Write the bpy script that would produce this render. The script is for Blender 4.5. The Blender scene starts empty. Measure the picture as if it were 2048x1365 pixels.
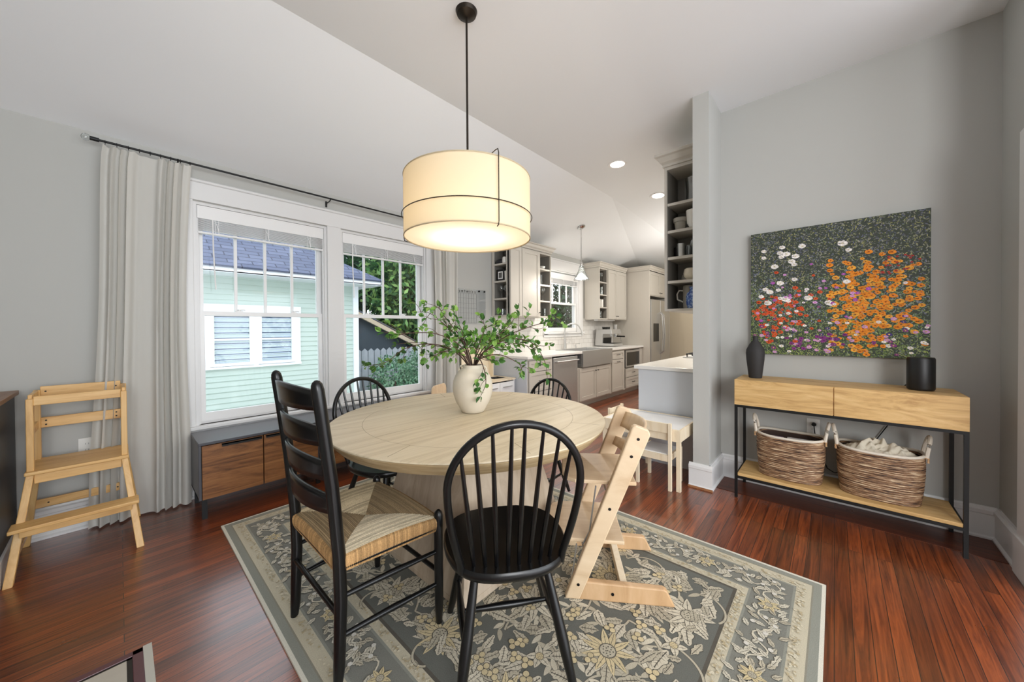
import bpy, bmesh, math, random
from mathutils import Vector, Matrix
random.seed(7)
PI = math.pi
scene = bpy.context.scene
COL = scene.collection

# ---------------------------------------------------------------- camera
cam_d = bpy.data.cameras.new('camera')
cam = bpy.data.objects.new('camera', cam_d)
COL.objects.link(cam)
cam.matrix_world = Matrix(((0.67158, 0.01190, -0.74084, 0.0),
                           (-0.74090, 0.00206, -0.67161, 0.0),
                           (-0.00647, 0.99993, 0.01020, 1.27),
                           (0, 0, 0, 1)))
cam_d.sensor_width = 36.0
cam_d.lens = 712.9 / 2048 * 36.0
cam_d.shift_y = -17.5 / 2048
cam_d.clip_start = 0.02
cam_d.clip_end = 200
scene.camera = cam

# ---------------------------------------------------------------- world, light, exposure
world = bpy.data.worlds.new('overcast_sky'); scene.world = world
world.use_nodes = True
wn = world.node_tree.nodes; wl = world.node_tree.links
bg = wn['Background']
bg.inputs['Color'].default_value = (0.86, 0.93, 1.0, 1)
bg.inputs['Strength'].default_value = 2.1
scene.view_settings.view_transform = 'Standard'
scene.view_settings.look = 'None'
scene.view_settings.gamma = 1.0
scene.view_settings.use_curve_mapping = False
scene.view_settings.exposure = 0.36

def lamp(name, kind, loc, energy, color=(1, 1, 1), size=0.1, size_y=None, aim=None, spot=None):
    d = bpy.data.lights.new(name, kind); o = bpy.data.objects.new(name, d); COL.objects.link(o)
    o.location = loc; d.energy = energy; d.color = color
    if kind == 'AREA':
        d.size = size
        if size_y: d.shape = 'RECTANGLE'; d.size_y = size_y
    else:
        d.shadow_soft_size = size
    if spot: d.spot_size = spot; d.spot_blend = 0.8
    if aim is not None:
        o.rotation_euler = (Vector(aim) - Vector(loc)).to_track_quat('-Z', 'Y').to_euler()
    return o
# unseen fill lights added behind the camera; no windows stand there
lamp('rear_fill_light', 'AREA', (0.8, -3.9, 1.6), 95, (0.95, 0.98, 1.0), 5.0, 2.6, aim=(1.6, 2, 1.4))
lamp('side_fill_light', 'AREA', (-0.9, -1.9, 1.7), 90, (0.97, 0.985, 1.0), 1.6, 1.4, aim=(3.4, 0.2, 1.4))  # added fill that brightens the painting wall

# ---------------------------------------------------------------- mesh helpers
class G:
    def __init__(s):
        s.bm = bmesh.new(); s.mi = 0; s.col = None; s.cl = None
    def colors(s):
        s.cl = s.bm.loops.layers.float_color.new('Col'); return s
    def f(s, vs):
        try: fc = s.bm.faces.new(vs)
        except ValueError: return None
        fc.material_index = s.mi
        if s.cl is not None and s.col is not None:
            for l in fc.loops: l[s.cl] = (*s.col, 1)
        return fc
    def v(s, p): return s.bm.verts.new(p)
    def box(s, x0, y0, z0, x1, y1, z1, M=None):
        if x0 > x1: x0, x1 = x1, x0
        if y0 > y1: y0, y1 = y1, y0
        if z0 > z1: z0, z1 = z1, z0
        ps = [(x0,y0,z0),(x1,y0,z0),(x1,y1,z0),(x0,y1,z0),(x0,y0,z1),(x1,y0,z1),(x1,y1,z1),(x0,y1,z1)]
        if M is not None: ps = [M @ Vector(p) for p in ps]
        v = [s.v(p) for p in ps]
        for q in ((0,3,2,1),(4,5,6,7),(0,1,5,4),(1,2,6,5),(2,3,7,6),(3,0,4,7)): s.f([v[i] for i in q])
        return s
    def hexa(s, bot, top):
        v = [s.v(p) for p in bot] + [s.v(p) for p in top]
        for q in ((0,3,2,1),(4,5,6,7),(0,1,5,4),(1,2,6,5),(2,3,7,6),(3,0,4,7)): s.f([v[i] for i in q])
        return s
    def prism(s, poly, a0, a1, axis='y'):
        def P(u, w, a):
            return {'x': (a, u, w), 'y': (u, a, w), 'z': (u, w, a)}[axis]
        A = [s.v(P(u, w, a0)) for u, w in poly]; B = [s.v(P(u, w, a1)) for u, w in poly]
        n = len(poly)
        s.f(A); s.f(B[::-1])
        for i in range(n): s.f([A[i], B[i], B[(i+1) % n], A[(i+1) % n]])
        return s
    def tube(s, pts, r, n=8, closed=False, sx=1.0, up=None, cap=True):
        pts = [Vector(p) for p in pts]; N = len(pts); rings = []
        for i, p in enumerate(pts):
            if closed: t = pts[(i+1) % N] - pts[i-1]
            else: t = pts[min(i+1, N-1)] - pts[max(i-1, 0)]
            if t.length < 1e-9: t = Vector((0, 0, 1))
            t.normalize()
            a = Vector(up) if up else (Vector((0, 0, 1)) if abs(t.z) < 0.9 else Vector((1, 0, 0)))
            b = t.cross(a); b.normalize(); c = b.cross(t)
            rr = r[i] if isinstance(r, (list, tuple)) else r
            rings.append([s.v(p + (b*math.cos(2*PI*k/n)*sx + c*math.sin(2*PI*k/n)) * rr) for k in range(n)])
        m = N if closed else N-1
        for i in range(m):
            A, B = rings[i], rings[(i+1) % N]
            for k in range(n): s.f([A[k], A[(k+1) % n], B[(k+1) % n], B[k]])
        if not closed and cap: s.f(rings[0][::-1]); s.f(rings[-1])
        return s
    def cyl(s, p0, p1, r0, r1=None, n=16): return s.tube([p0, p1], [r0, r0 if r1 is None else r1], n)
    def lathe(s, prof, n=32, c=(0, 0, 0), sx=1.0, sy=1.0):
        rings = []
        for r, z in prof:
            if r < 1e-6: rings.append([s.v((c[0], c[1], c[2]+z))])
            else: rings.append([s.v((c[0]+r*sx*math.cos(2*PI*k/n), c[1]+r*sy*math.sin(2*PI*k/n), c[2]+z)) for k in range(n)])
        for A, B in zip(rings, rings[1:]):
            for k in range(n):
                k2 = (k+1) % n
                if len(A) == 1 and len(B) == 1: continue
                if len(A) == 1: s.f([A[0], B[k2], B[k]])
                elif len(B) == 1: s.f([A[k], A[k2], B[0]])
                else: s.f([A[k], A[k2], B[k2], B[k]])
        return s
    def ball(s, c, rx, ry=None, rz=None, n=12):
        ry = ry or rx; rz = rz or rx
        return s.lathe([(math.sin(PI*i/8), -rz*math.cos(PI*i/8)) for i in range(9)], n, c, rx, ry)
    def grid(s, fn, nu, nv, wrap=False):
        V = [[s.v(fn(i/nu, j/nv)) for j in range(nv+1)] for i in range(nu if wrap else nu+1)]
        m = len(V)
        for i in range(nu):
            for j in range(nv):
                s.f([V[i][j], V[(i+1) % m][j], V[(i+1) % m][j+1], V[i][j+1]])
        return s

def obj(name, g, mat, parent=None, bevel=0.0, smooth=False, label=None, thick=0.0, sub=0, loc=None, rot=None, seg=2):
    me = bpy.data.meshes.new(name)
    if not g.cl: bmesh.ops.recalc_face_normals(g.bm, faces=g.bm.faces[:])
    g.bm.to_mesh(me); g.bm.free()
    for m in (mat if isinstance(mat, (list, tuple)) else [mat]): me.materials.append(m)
    if smooth:
        for p in me.polygons: p.use_smooth = True
        me.set_sharp_from_angle(angle=math.radians(38 if smooth is True else smooth))
    o = bpy.data.objects.new(name, me); COL.objects.link(o)
    if parent: o.parent = parent
    if loc: o.location = loc
    if rot: o.rotation_euler = rot
    if thick:
        md = o.modifiers.new('thickness', 'SOLIDIFY'); md.thickness = thick; md.offset = 0
    if sub:
        md = o.modifiers.new('smooth', 'SUBSURF'); md.levels = sub; md.render_levels = sub
    if bevel:
        md = o.modifiers.new('bevel', 'BEVEL'); md.width = bevel; md.segments = seg; md.limit_method = 'ANGLE'
        md.angle_limit = math.radians(40)
    if label: o['label'] = label
    return o
def thing(name, label, cat, loc=(0, 0, 0), rz=0, group=None, s=1.0):
    o = bpy.data.objects.new(name, None); COL.objects.link(o)
    o.location = loc; o.rotation_euler = (0, 0, rz); o.scale = (s, s, s)
    o.empty_display_size = 0.1
    o['label'] = label; o['category'] = cat
    if group: o['group'] = group
    return o
def tag(o, label, cat, group=None, kind=None):
    o['label'] = label; o['category'] = cat
    if group: o['group'] = group
    if kind: o['kind'] = kind
    return o
def struct(name, g, mat, parent=None, **k):
    o = obj(name, g, mat, parent, **k)
    if not parent: o['kind'] = 'structure'
    return o
def copy_tree(root, loc, rz, label, group=None, s=None):
    def rec(o, par):
        c = o.copy(); COL.objects.link(c)
        if par: c.parent = par
        for ch in list(o.children): rec(ch, c)
        return c
    r = rec(root, None); r.location = loc; r.rotation_euler = (0, 0, rz); r['label'] = label
    if s: r.scale = (s, s, s)
    if group: r['group'] = group
    return r

# ---------------------------------------------------------------- materials
def lin(c):
    return tuple(((x/255)/12.92 if x/255 <= 0.04045 else (((x/255)+0.055)/1.055)**2.4) for x in c)
def nm(name):
    m = bpy.data.materials.new(name); m.use_nodes = True
    nt = m.node_tree; return m, nt.nodes, nt.links, nt.nodes['Principled BSDF']
def plain(name, c, rough=0.5, metal=0.0, var=0.0, scale=8, bump=0.0, coat=0.0, bscale=60, spec=0.5, emit=None, es=0):
    m, n, l, b = nm(name); c = lin(c)
    b.inputs['Base Color'].default_value = (*c, 1); b.inputs['Roughness'].default_value = rough
    b.inputs['Metallic'].default_value = metal; b.inputs['Coat Weight'].default_value = coat
    b.inputs['Coat Roughness'].default_value = 0.1
    b.inputs['Specular IOR Level'].default_value = spec
    tc = n.new('ShaderNodeTexCoord')
    if var:
        t = n.new('ShaderNodeTexNoise'); t.inputs['Scale'].default_value = scale; t.inputs['Detail'].default_value = 5
        l.new(tc.outputs['Object'], t.inputs['Vector'])
        r = n.new('ShaderNodeMix'); r.data_type = 'RGBA'
        r.inputs['A'].default_value = (*[x*(1-var) for x in c], 1); r.inputs['B'].default_value = (*[min(1, x*(1+var)) for x in c], 1)
        l.new(t.outputs['Fac'], r.inputs['Factor']); l.new(r.outputs['Result'], b.inputs['Base Color'])
    if bump:
        t = n.new('ShaderNodeTexNoise'); t.inputs['Scale'].default_value = bscale; t.inputs['Detail'].default_value = 4
        l.new(tc.outputs['Object'], t.inputs['Vector'])
        bp = n.new('ShaderNodeBump'); bp.inputs['Strength'].default_value = bump; bp.inputs['Distance'].default_value = 0.003
        l.new(t.outputs['Fac'], bp.inputs['Height']); l.new(bp.outputs['Normal'], b.inputs['Normal'])
    if emit:
        b.inputs['Emission Color'].default_value = (*lin(emit), 1); b.inputs['Emission Strength'].default_value = es
    return m
def wood(name, cs, scale=(2, 18, 18), rough=0.45, bump=0.08, coat=0.0, dist=1.5, spec=0.5, knots=0.0):
    """grain runs along the axis with the smallest scale"""
    m, n, l, b = nm(name)
    tc = n.new('ShaderNodeTexCoord'); mp = n.new('ShaderNodeMapping'); mp.inputs['Scale'].default_value = scale
    l.new(tc.outputs['Object'], mp.inputs['Vector'])
    t = n.new('ShaderNodeTexNoise'); t.inputs['Scale'].default_value = 1.0; t.inputs['Detail'].default_value = 7
    t.inputs['Roughness'].default_value = 0.62; t.inputs['Distortion'].default_value = dist
    l.new(mp.outputs['Vector'], t.inputs['Vector'])
    r = n.new('ShaderNodeValToRGB'); e = r.color_ramp.elements
    k = len(cs)
    e[0].position = 0.3; e[0].color = (*lin(cs[0]), 1); e[1].position = 0.7; e[1].color = (*lin(cs[-1]), 1)
    for i in range(1, k-1):
        q = e.new(0.3+0.4*i/(k-1)); q.color = (*lin(cs[i]), 1)
    l.new(t.outputs['Fac'], r.inputs['Fac']); l.new(r.outputs['Color'], b.inputs['Base Color'])
    b.inputs['Roughness'].default_value = rough; b.inputs['Coat Weight'].default_value = coat
    b.inputs['Specular IOR Level'].default_value = spec
    bp = n.new('ShaderNodeBump'); bp.inputs['Strength'].default_value = bump; bp.inputs['Distance'].default_value = 0.002
    l.new(t.outputs['Fac'], bp.inputs['Height']); l.new(bp.outputs['Normal'], b.inputs['Normal'])
    return m
def floor_mat(name, swap=False, c=((150, 74, 34), (74, 29, 13)), w=0.058):
    m, n, l, b = nm(name)
    tc = n.new('ShaderNodeTexCoord'); mp = n.new('ShaderNodeMapping')
    if swap: mp.inputs['Rotation'].default_value = (0, 0, PI/2)
    l.new(tc.outputs['Object'], mp.inputs['Vector'])
    br = n.new('ShaderNodeTexBrick'); br.offset = 0.37; br.squash = 1.0
    br.inputs['Scale'].default_value = 1.0; br.inputs['Brick Width'].default_value = 1.7; br.inputs['Row Height'].default_value = w
    br.inputs['Mortar Size'].default_value = 0.0015; br.inputs['Mortar Smooth'].default_value = 0.3; br.inputs['Bias'].default_value = 0.0
    br.inputs['Color1'].default_value = (0, 0, 0, 1); br.inputs['Color2'].default_value = (1, 1, 1, 1); br.inputs['Mortar'].default_value = (0.3, 0.3, 0.3, 1)
    l.new(mp.outputs['Vector'], br.inputs['Vector'])
    # grain, shifted board by board
    off = n.new('ShaderNodeVectorMath'); off.operation = 'MULTIPLY_ADD'
    l.new(br.outputs['Color'], off.inputs[0]); off.inputs[1].default_value = (7, 3, 11)
    sc = n.new('ShaderNodeVectorMath'); sc.operation = 'MULTIPLY'; sc.inputs[1].default_value = (1.5, 34, 1)
    l.new(mp.outputs['Vector'], sc.inputs[0]); l.new(sc.outputs[0], off.inputs[2])
    t = n.new('ShaderNodeTexNoise'); t.inputs['Scale'].default_value = 1.3; t.inputs['Detail'].default_value = 8; t.inputs['Roughness'].default_value = 0.65
    t.inputs['Distortion'].default_value = 1.5
    l.new(off.outputs[0], t.inputs['Vector'])
    r = n.new('ShaderNodeValToRGB'); e = r.color_ramp.elements
    e[0].position = 0.34; e[0].color = (*lin(c[1]), 1); e[1].position = 0.68; e[1].color = (*lin(c[0]), 1)
    l.new(t.outputs['Fac'], r.inputs['Fac'])
    hs = n.new('ShaderNodeHueSaturation'); l.new(r.outputs['Color'], hs.inputs['Color'])
    mr = n.new('ShaderNodeMapRange'); mr.inputs['To Min'].default_value = 0.62; mr.inputs['To Max'].default_value = 1.4
    l.new(br.outputs['Color'], mr.inputs['Value']); l.new(mr.outputs['Result'], hs.inputs['Value'])
    mx = n.new('ShaderNodeMix'); mx.data_type = 'RGBA'; mx.inputs['B'].default_value = (0.01, 0.005, 0.004, 1)
    l.new(br.outputs['Fac'], mx.inputs['Factor']); l.new(hs.outputs['Color'], mx.inputs['A'])
    l.new(mx.outputs['Result'], b.inputs['Base Color'])
    n2 = n.new('ShaderNodeTexNoise'); n2.inputs['Scale'].default_value = 5; n2.inputs['Detail'].default_value = 4
    l.new(tc.outputs['Object'], n2.inputs['Vector'])
    m2 = n.new('ShaderNodeMapRange'); m2.inputs['To Min'].default_value = 0.2; m2.inputs['To Max'].default_value = 0.42
    l.new(n2.outputs['Fac'], m2.inputs['Value']); l.new(m2.outputs['Result'], b.inputs['Roughness'])
    bp = n.new('ShaderNodeBump'); bp.inputs['Strength'].default_value = 0.25; bp.inputs['Distance'].default_value = 0.0015; bp.invert = True
    l.new(br.outputs['Fac'], bp.inputs['Height'])
    bp2 = n.new('ShaderNodeBump'); bp2.inputs['Strength'].default_value = 0.12; bp2.inputs['Distance'].default_value = 0.002
    l.new(n2.outputs['Fac'], bp2.inputs['Height']); l.new(bp.outputs['Normal'], bp2.inputs['Normal'])
    l.new(bp2.outputs['Normal'], b.inputs['Normal'])
    b.inputs['Specular IOR Level'].default_value = 0.6
    b.inputs['Coat Weight'].default_value = 0.7; b.inputs['Coat IOR'].default_value = 1.8; b.inputs['Coat Roughness'].default_value = 0.22
    return m
def glass_mat(name, tint=(1, 1, 1), gloss=0.012):
    m, n, l, b = nm(name); n.remove(b)
    out = n['Material Output']; tr = n.new('ShaderNodeBsdfTransparent'); tr.inputs['Color'].default_value = (*tint, 1)
    gl = n.new('ShaderNodeBsdfGlossy'); gl.inputs['Roughness'].default_value = 0.03
    lw = n.new('ShaderNodeLayerWeight'); lw.inputs['Blend'].default_value = 0.15
    mr = n.new('ShaderNodeMapRange'); mr.inputs['To Min'].default_value = gloss; mr.inputs['To Max'].default_value = 0.7
    l.new(lw.outputs['Fresnel'], mr.inputs['Value'])
    mx = n.new('ShaderNodeMixShader'); l.new(mr.outputs['Result'], mx.inputs[0]); l.new(tr.outputs[0], mx.inputs[1]); l.new(gl.outputs[0], mx.inputs[2])
    l.new(mx.outputs[0], out.inputs['Surface'])
    return m
def cloth_mat(name, c, trans=0.3, bump=0.15, scale=400, rough=0.9):
    m, n, l, b = nm(name); c = lin(c)
    out = n['Material Output']
    b.inputs['Base Color'].default_value = (*c, 1); b.inputs['Roughness'].default_value = rough; b.inputs['Specular IOR Level'].default_value = 0.15
    tc = n.new('ShaderNodeTexCoord'); t = n.new('ShaderNodeTexNoise'); t.inputs['Scale'].default_value = scale; t.inputs['Detail'].default_value = 2
    l.new(tc.outputs['Object'], t.inputs['Vector'])
    bp = n.new('ShaderNodeBump'); bp.inputs['Strength'].default_value = bump; bp.inputs['Distance'].default_value = 0.001
    l.new(t.outputs['Fac'], bp.inputs['Height']); l.new(bp.outputs['Normal'], b.inputs['Normal'])
    tl = n.new('ShaderNodeBsdfTranslucent'); tl.inputs['Color'].default_value = (*c, 1)
    mx = n.new('ShaderNodeMixShader'); mx.inputs[0].default_value = trans
    l.new(b.outputs[0], mx.inputs[1]); l.new(tl.outputs[0], mx.inputs[2]); l.new(mx.outputs[0], out.inputs['Surface'])
    return m
def attr_mat(name, rough=0.8, bump=0.0, bscale=200, nvar=0.0, trans=0.0):
    m, n, l, b = nm(name)
    a = n.new('ShaderNodeAttribute'); a.attribute_name = 'Col'
    l.new(a.outputs['Color'], b.inputs['Base Color']); b.inputs['Roughness'].default_value = rough
    b.inputs['Specular IOR Level'].default_value = 0.2
    tc = n.new('ShaderNodeTexCoord')
    if nvar:
        t = n.new('ShaderNodeTexNoise'); t.inputs['Scale'].default_value = bscale; t.inputs['Detail'].default_value = 3
        l.new(tc.outputs['Object'], t.inputs['Vector'])
        mr = n.new('ShaderNodeMapRange'); mr.inputs['From Min'].default_value = 0.3; mr.inputs['From Max'].default_value = 0.7
        mr.inputs['To Min'].default_value = 1-nvar; mr.inputs['To Max'].default_value = 1+nvar
        l.new(t.outputs['Fac'], mr.inputs['Value'])
        vm = n.new('ShaderNodeVectorMath'); vm.operation = 'SCALE'; l.new(a.outputs['Color'], vm.inputs[0]); l.new(mr.outputs['Result'], vm.inputs['Scale'])
        l.new(vm.outputs[0], b.inputs['Base Color'])
        if bump:
            bp = n.new('ShaderNodeBump'); bp.inputs['Strength'].default_value = bump; bp.inputs['Distance'].default_value = 0.002
            l.new(t.outputs['Fac'], bp.inputs['Height']); l.new(bp.outputs['Normal'], b.inputs['Normal'])
    if trans:
        tl = n.new('ShaderNodeBsdfTranslucent'); l.new(a.outputs['Color'], tl.inputs['Color'])
        mx = n.new('ShaderNodeMixShader'); mx.inputs[0].default_value = trans
        l.new(b.outputs[0], mx.inputs[1]); l.new(tl.outputs[0], mx.inputs[2]); l.new(mx.outputs[0], n['Material Output'].inputs['Surface'])
    return m
def emit_mat(name, c, s):
    m, n, l, b = nm(name); n.remove(b); e = n.new('ShaderNodeEmission')
    e.inputs['Color'].default_value = (*c, 1); e.inputs['Strength'].default_value = s
    l.new(e.outputs[0], n['Material Output'].inputs['Surface']); return m
def tile_mat(name):
    m, n, l, b = nm(name)
    tc = n.new('ShaderNodeTexCoord'); sp = n.new('ShaderNodeSeparateXYZ'); cb = n.new('ShaderNodeCombineXYZ')
    l.new(tc.outputs['Object'], sp.inputs[0]); l.new(sp.outputs['X'], cb.inputs['X']); l.new(sp.outputs['Z'], cb.inputs['Y'])
    br = n.new('ShaderNodeTexBrick'); br.inputs['Scale'].default_value = 1; br.inputs['Brick Width'].default_value = 0.17; br.inputs['Row Height'].default_value = 0.082
    br.inputs['Mortar Size'].default_value = 0.003; br.inputs['Color1'].default_value = (*lin((222, 220, 217)), 1); br.inputs['Color2'].default_value = (*lin((216, 214, 211)), 1)
    br.inputs['Mortar'].default_value = (*lin((185, 182, 178)), 1)
    l.new(cb.outputs[0], br.inputs['Vector']); l.new(br.outputs['Color'], b.inputs['Base Color']); b.inputs['Roughness'].default_value = 0.18
    bp = n.new('ShaderNodeBump'); bp.invert = True; bp.inputs['Strength'].default_value = 0.4; bp.inputs['Distance'].default_value = 0.002
    l.new(br.outputs['Fac'], bp.inputs['Height']); l.new(bp.outputs['Normal'], b.inputs['Normal'])
    return m
def shingle_mat(name, c1, c2, c3):
    m, n, l, b = nm(name)
    tc = n.new('ShaderNodeTexCoord')
    br = n.new('ShaderNodeTexBrick'); br.inputs['Scale'].default_value = 1; br.inputs['Brick Width'].default_value = 0.3; br.inputs['Row Height'].default_value = 0.11
    br.inputs['Mortar Size'].default_value = 0.008; br.inputs['Color1'].default_value = (*lin(c1), 1); br.inputs['Color2'].default_value = (*lin(c2), 1)
    br.inputs['Mortar'].default_value = (*lin(c3), 1)
    l.new(tc.outputs['Object'], br.inputs['Vector']); l.new(br.outputs['Color'], b.inputs['Base Color']); b.inputs['Roughness'].default_value = 0.85
    return m

M_wall = plain('wall_paint', (184, 184, 180), 0.75, bump=0.04, bscale=90)
M_ceil = plain('ceiling_paint', (236, 238, 240), 0.85, bump=0.03, bscale=70)
M_trim = plain('trim_paint', (226, 226, 226), 0.35)
M_kwall = plain('kitchen_wall_paint', (200, 194, 186), 0.7)
M_cream = plain('cream_wall_paint', (226, 214, 190), 0.7)
M_floor = floor_mat('heart_pine_boards')
M_floorb = floor_mat('heart_pine_border', swap=True, c=((108, 56, 34), (70, 32, 20)), w=0.09)
M_floorb.node_tree.nodes['Principled BSDF'].inputs['Coat Weight'].default_value = 0.0
M_floorb.node_tree.nodes['Principled BSDF'].inputs['Specular IOR Level'].default_value = 0.35
M_glass = glass_mat('window_glass')
M_glassw = glass_mat('drinking_glass', (0.93, 0.95, 0.95), 0.10)
M_black = plain('black_paint', (13, 13, 14), 0.30, coat=0.1, spec=0.4)
M_blackm = plain('black_metal', (26, 27, 28), 0.45, metal=0.3)
M_dark = plain('dark_cabinet_paint', (30, 30, 36), 0.4)
M_curtain = cloth_mat('curtain_linen', (222, 220, 214), 0.28)
M_cab = plain('cabinet_paint', (198, 193, 184), 0.4)
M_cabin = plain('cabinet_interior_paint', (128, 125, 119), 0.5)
M_counter = plain('quartz_counter', (236, 235, 232), 0.22, var=0.03, scale=3)
M_steel = plain('brushed_steel', (198, 198, 197), 0.34, metal=0.75, bump=0.02, bscale=30)
M_chrome = plain('chrome', (215, 215, 215), 0.08, metal=1.0)
M_tile = tile_mat('subway_tile')
M_table = wood('bleached_oak', ((196, 178, 146), (214, 198, 168), (222, 208, 180)), (1.2, 22, 22), 0.5, 0.03, dist=0.9)
M_tablerim = wood('bleached_oak_rim', ((150, 126, 88), (180, 156, 118), (196, 176, 140)), (4, 4, 60), 0.55, 0.05, dist=0.6)
M_tbase = wood('bleached_oak_base', ((176, 156, 132), (196, 178, 156), (208, 192, 172)), (16, 16, 1.2), 0.5, 0.05, dist=1.0)
M_pine = wood('pine', ((198, 148, 84), (222, 178, 114), (230, 190, 130)), (2.0, 20, 20), 0.42, 0.03, dist=1.2)
M_pinez = wood('pine_upright', ((204, 156, 92), (224, 180, 116), (232, 194, 134)), (20, 20, 1.5), 0.42, 0.03, dist=1.2)
M_birch = wood('birch', ((206, 176, 140), (220, 194, 160), (228, 204, 172)), (3, 14, 8), 0.45, 0.02, dist=1.0)
M_beech = wood('beech', ((186, 146, 104), (204, 166, 124), (214, 178, 138)), (14, 14, 3), 0.45, 0.02, dist=0.6)
M_mango = wood('mango_wood', ((176, 136, 84), (208, 170, 112), (222, 188, 134)), (14, 2.0, 14), 0.5, 0.04, dist=2.2)
M_acacia = wood('acacia', ((66, 36, 18), (132, 86, 48), (162, 112, 66)), (1.4, 10, 15), 0.4, 0.03, dist=2.0)
M_credtop = plain('credenza_grey_black', (74, 74, 80), 0.35)
M_paleply = wood('pale_pine', ((224, 204, 172), (236, 220, 192), (240, 226, 202)), (12, 12, 2), 0.5, 0.02)
M_white = plain('white_lacquer', (238, 238, 238), 0.3)
M_plate = plain('outlet_plastic', (232, 231, 226), 0.35)
M_ceramic = plain('cream_stoneware', (216, 206, 188), 0.6, var=0.04, scale=30, bump=0.25, bscale=45)
M_whitecer = plain('white_ceramic', (232, 230, 224), 0.25)
M_greycer = plain('grey_ceramic', (158, 154, 144), 0.3)
M_leaf = attr_mat('leaf_green', 0.45, trans=0.3)
M_stem = plain('twig_bark', (84, 62, 52), 0.7)

# ================================================================ ROOM SHELL
W = 3.607      # window wall plane
ZC = 3.10      # flat ceiling height
YC = 2.32      # crease where the ceiling starts to slope
ZW = 2.575     # ceiling height at the window wall
PX = 3.475     # wall with the painting
g = G(); g.box(-1.2, -4.2, -0.05, 9.2, W+0.12, 0.0)
struct('floor', g, M_floor)
g = G(); g.box(3.16, -0.72, 0.0, PX, 0.73, 0.0025)
struct('trim_1', g, M_floorb)                               # border board along the wall

# window wall with three openings
WIN = [(0.385, 1.345, 0.545, 2.255), (1.470, 2.455, 0.545, 2.255), (4.86, 5.87, 1.20, 2.28)]
g = G()
xs = [-1.2]
for a, b, c, d in WIN: xs += [a, b]
xs.append(9.2)
for i in range(0, len(xs), 2): g.box(xs[i], W, 0, xs[i+1], W+0.14, ZW+0.1)
for a, b, c, d in WIN:
    g.box(a, W, 0, b, W+0.14, c); g.box(a, W, d, b, W+0.14, ZW+0.1)
struct('wall_front', g, M_wall)
g = G(); g.box(-1.2, -4.2, 0, -1.0, W, ZC+0.1)
struct('wall_left', g, M_wall)
g = G(); g.box(PX, -0.86, 0, PX+0.12, 0.73, ZC); g.box(3.083, 0.727, 0, 9.0, 0.843, ZC)
struct('wall_painting', g, M_wall)
g = G(); g.box(2.91, -0.86, 0, PX, -0.72, ZC); g.box(3.49, -4.2, 0, 3.61, -0.86, ZC)
struct('wall_right', g, M_wall)
g = G(); g.box(8.9, 0.843, 0, 9.02, W, ZC)
struct('wall_back', g, M_cream)
# ceiling: flat field, slope down to the window wall, shallower fall beyond the kitchen crease
g = G()
XH, XE, ZE = 4.667, 9.1, 2.80
def quad(ps): g.f([g.v(p) for p in ps])
quad([(-1.2, -4.2, ZC), (XH, -4.2, ZC), (XH, YC, ZC), (-1.2, YC, ZC)])
quad([(-1.2, YC, ZC), (XH, YC, ZC), (XH, W+0.05, ZW-0.02), (-1.2, W+0.05, ZW-0.02)])
quad([(XH, -4.2, ZC), (XE, -4.2, ZE), (XE, YC, ZE), (XH, YC, ZC)])
quad([(XH, YC, ZC), (XE, YC, ZE), (XE, W+0.05, ZW-0.02), (XH, W+0.05, ZW-0.02)])
struct('ceiling', g, M_ceil)

# baseboards: board with moulded cap and shoe
def base_prof(s=1, h=0.19):
    return [(0, 0), (0.032*s, 0), (0.032*s, 0.012), (0.020*s, 0.02), (0.020*s, h-0.045), (0.026*s, h-0.04), (0.026*s, h-0.02), (0.014*s, h-0.012), (0.010*s, h), (0, h)]
M_shoe = wood('shoe_moulding', ((150, 100, 66), (176, 126, 88)), (8, 8, 8), 0.4)
def baseboard(name, a0, a1, pos, axis, sgn):
    # axis x: runs along x at y=pos, facing sgn*y ; axis y: runs along y at x=pos
    g = G(); pr = [(pos+sgn*u, w) for u, w in base_prof()]
    if axis == 'x': g.prism(pr, a0, a1, 'x')
    else:
        g.prism(pr, a0, a1, 'y')
    o = struct(name, g, M_trim)
    return o
baseboard('baseboard_front', -0.40, 8.0, W, 'x', -1)
baseboard('baseboard_painting', -0.72, 0.727, PX, 'y', -1)
baseboard('baseboard_right', 3.10, PX-0.0, -0.72, 'x', 1)
baseboard('baseboard_stub_side', 3.072, PX, 0.727, 'x', -1)
baseboard('baseboard_stub_end', 0.700, 0.870, 3.083, 'y', -1)
g = G(); g.box(3.045, 0.695, 0.0, 3.056, 0.872, 0.014)
struct('trim_3', g, M_shoe)
# door casing at the right edge of the view
g = G(); g.box(2.90, -0.745, 0, 3.075, -0.69, 2.25); g.box(2.885, -0.75, 0, 3.09, -0.68, 0.20)
struct('trim_4', g, M_trim, bevel=0.004)

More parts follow.
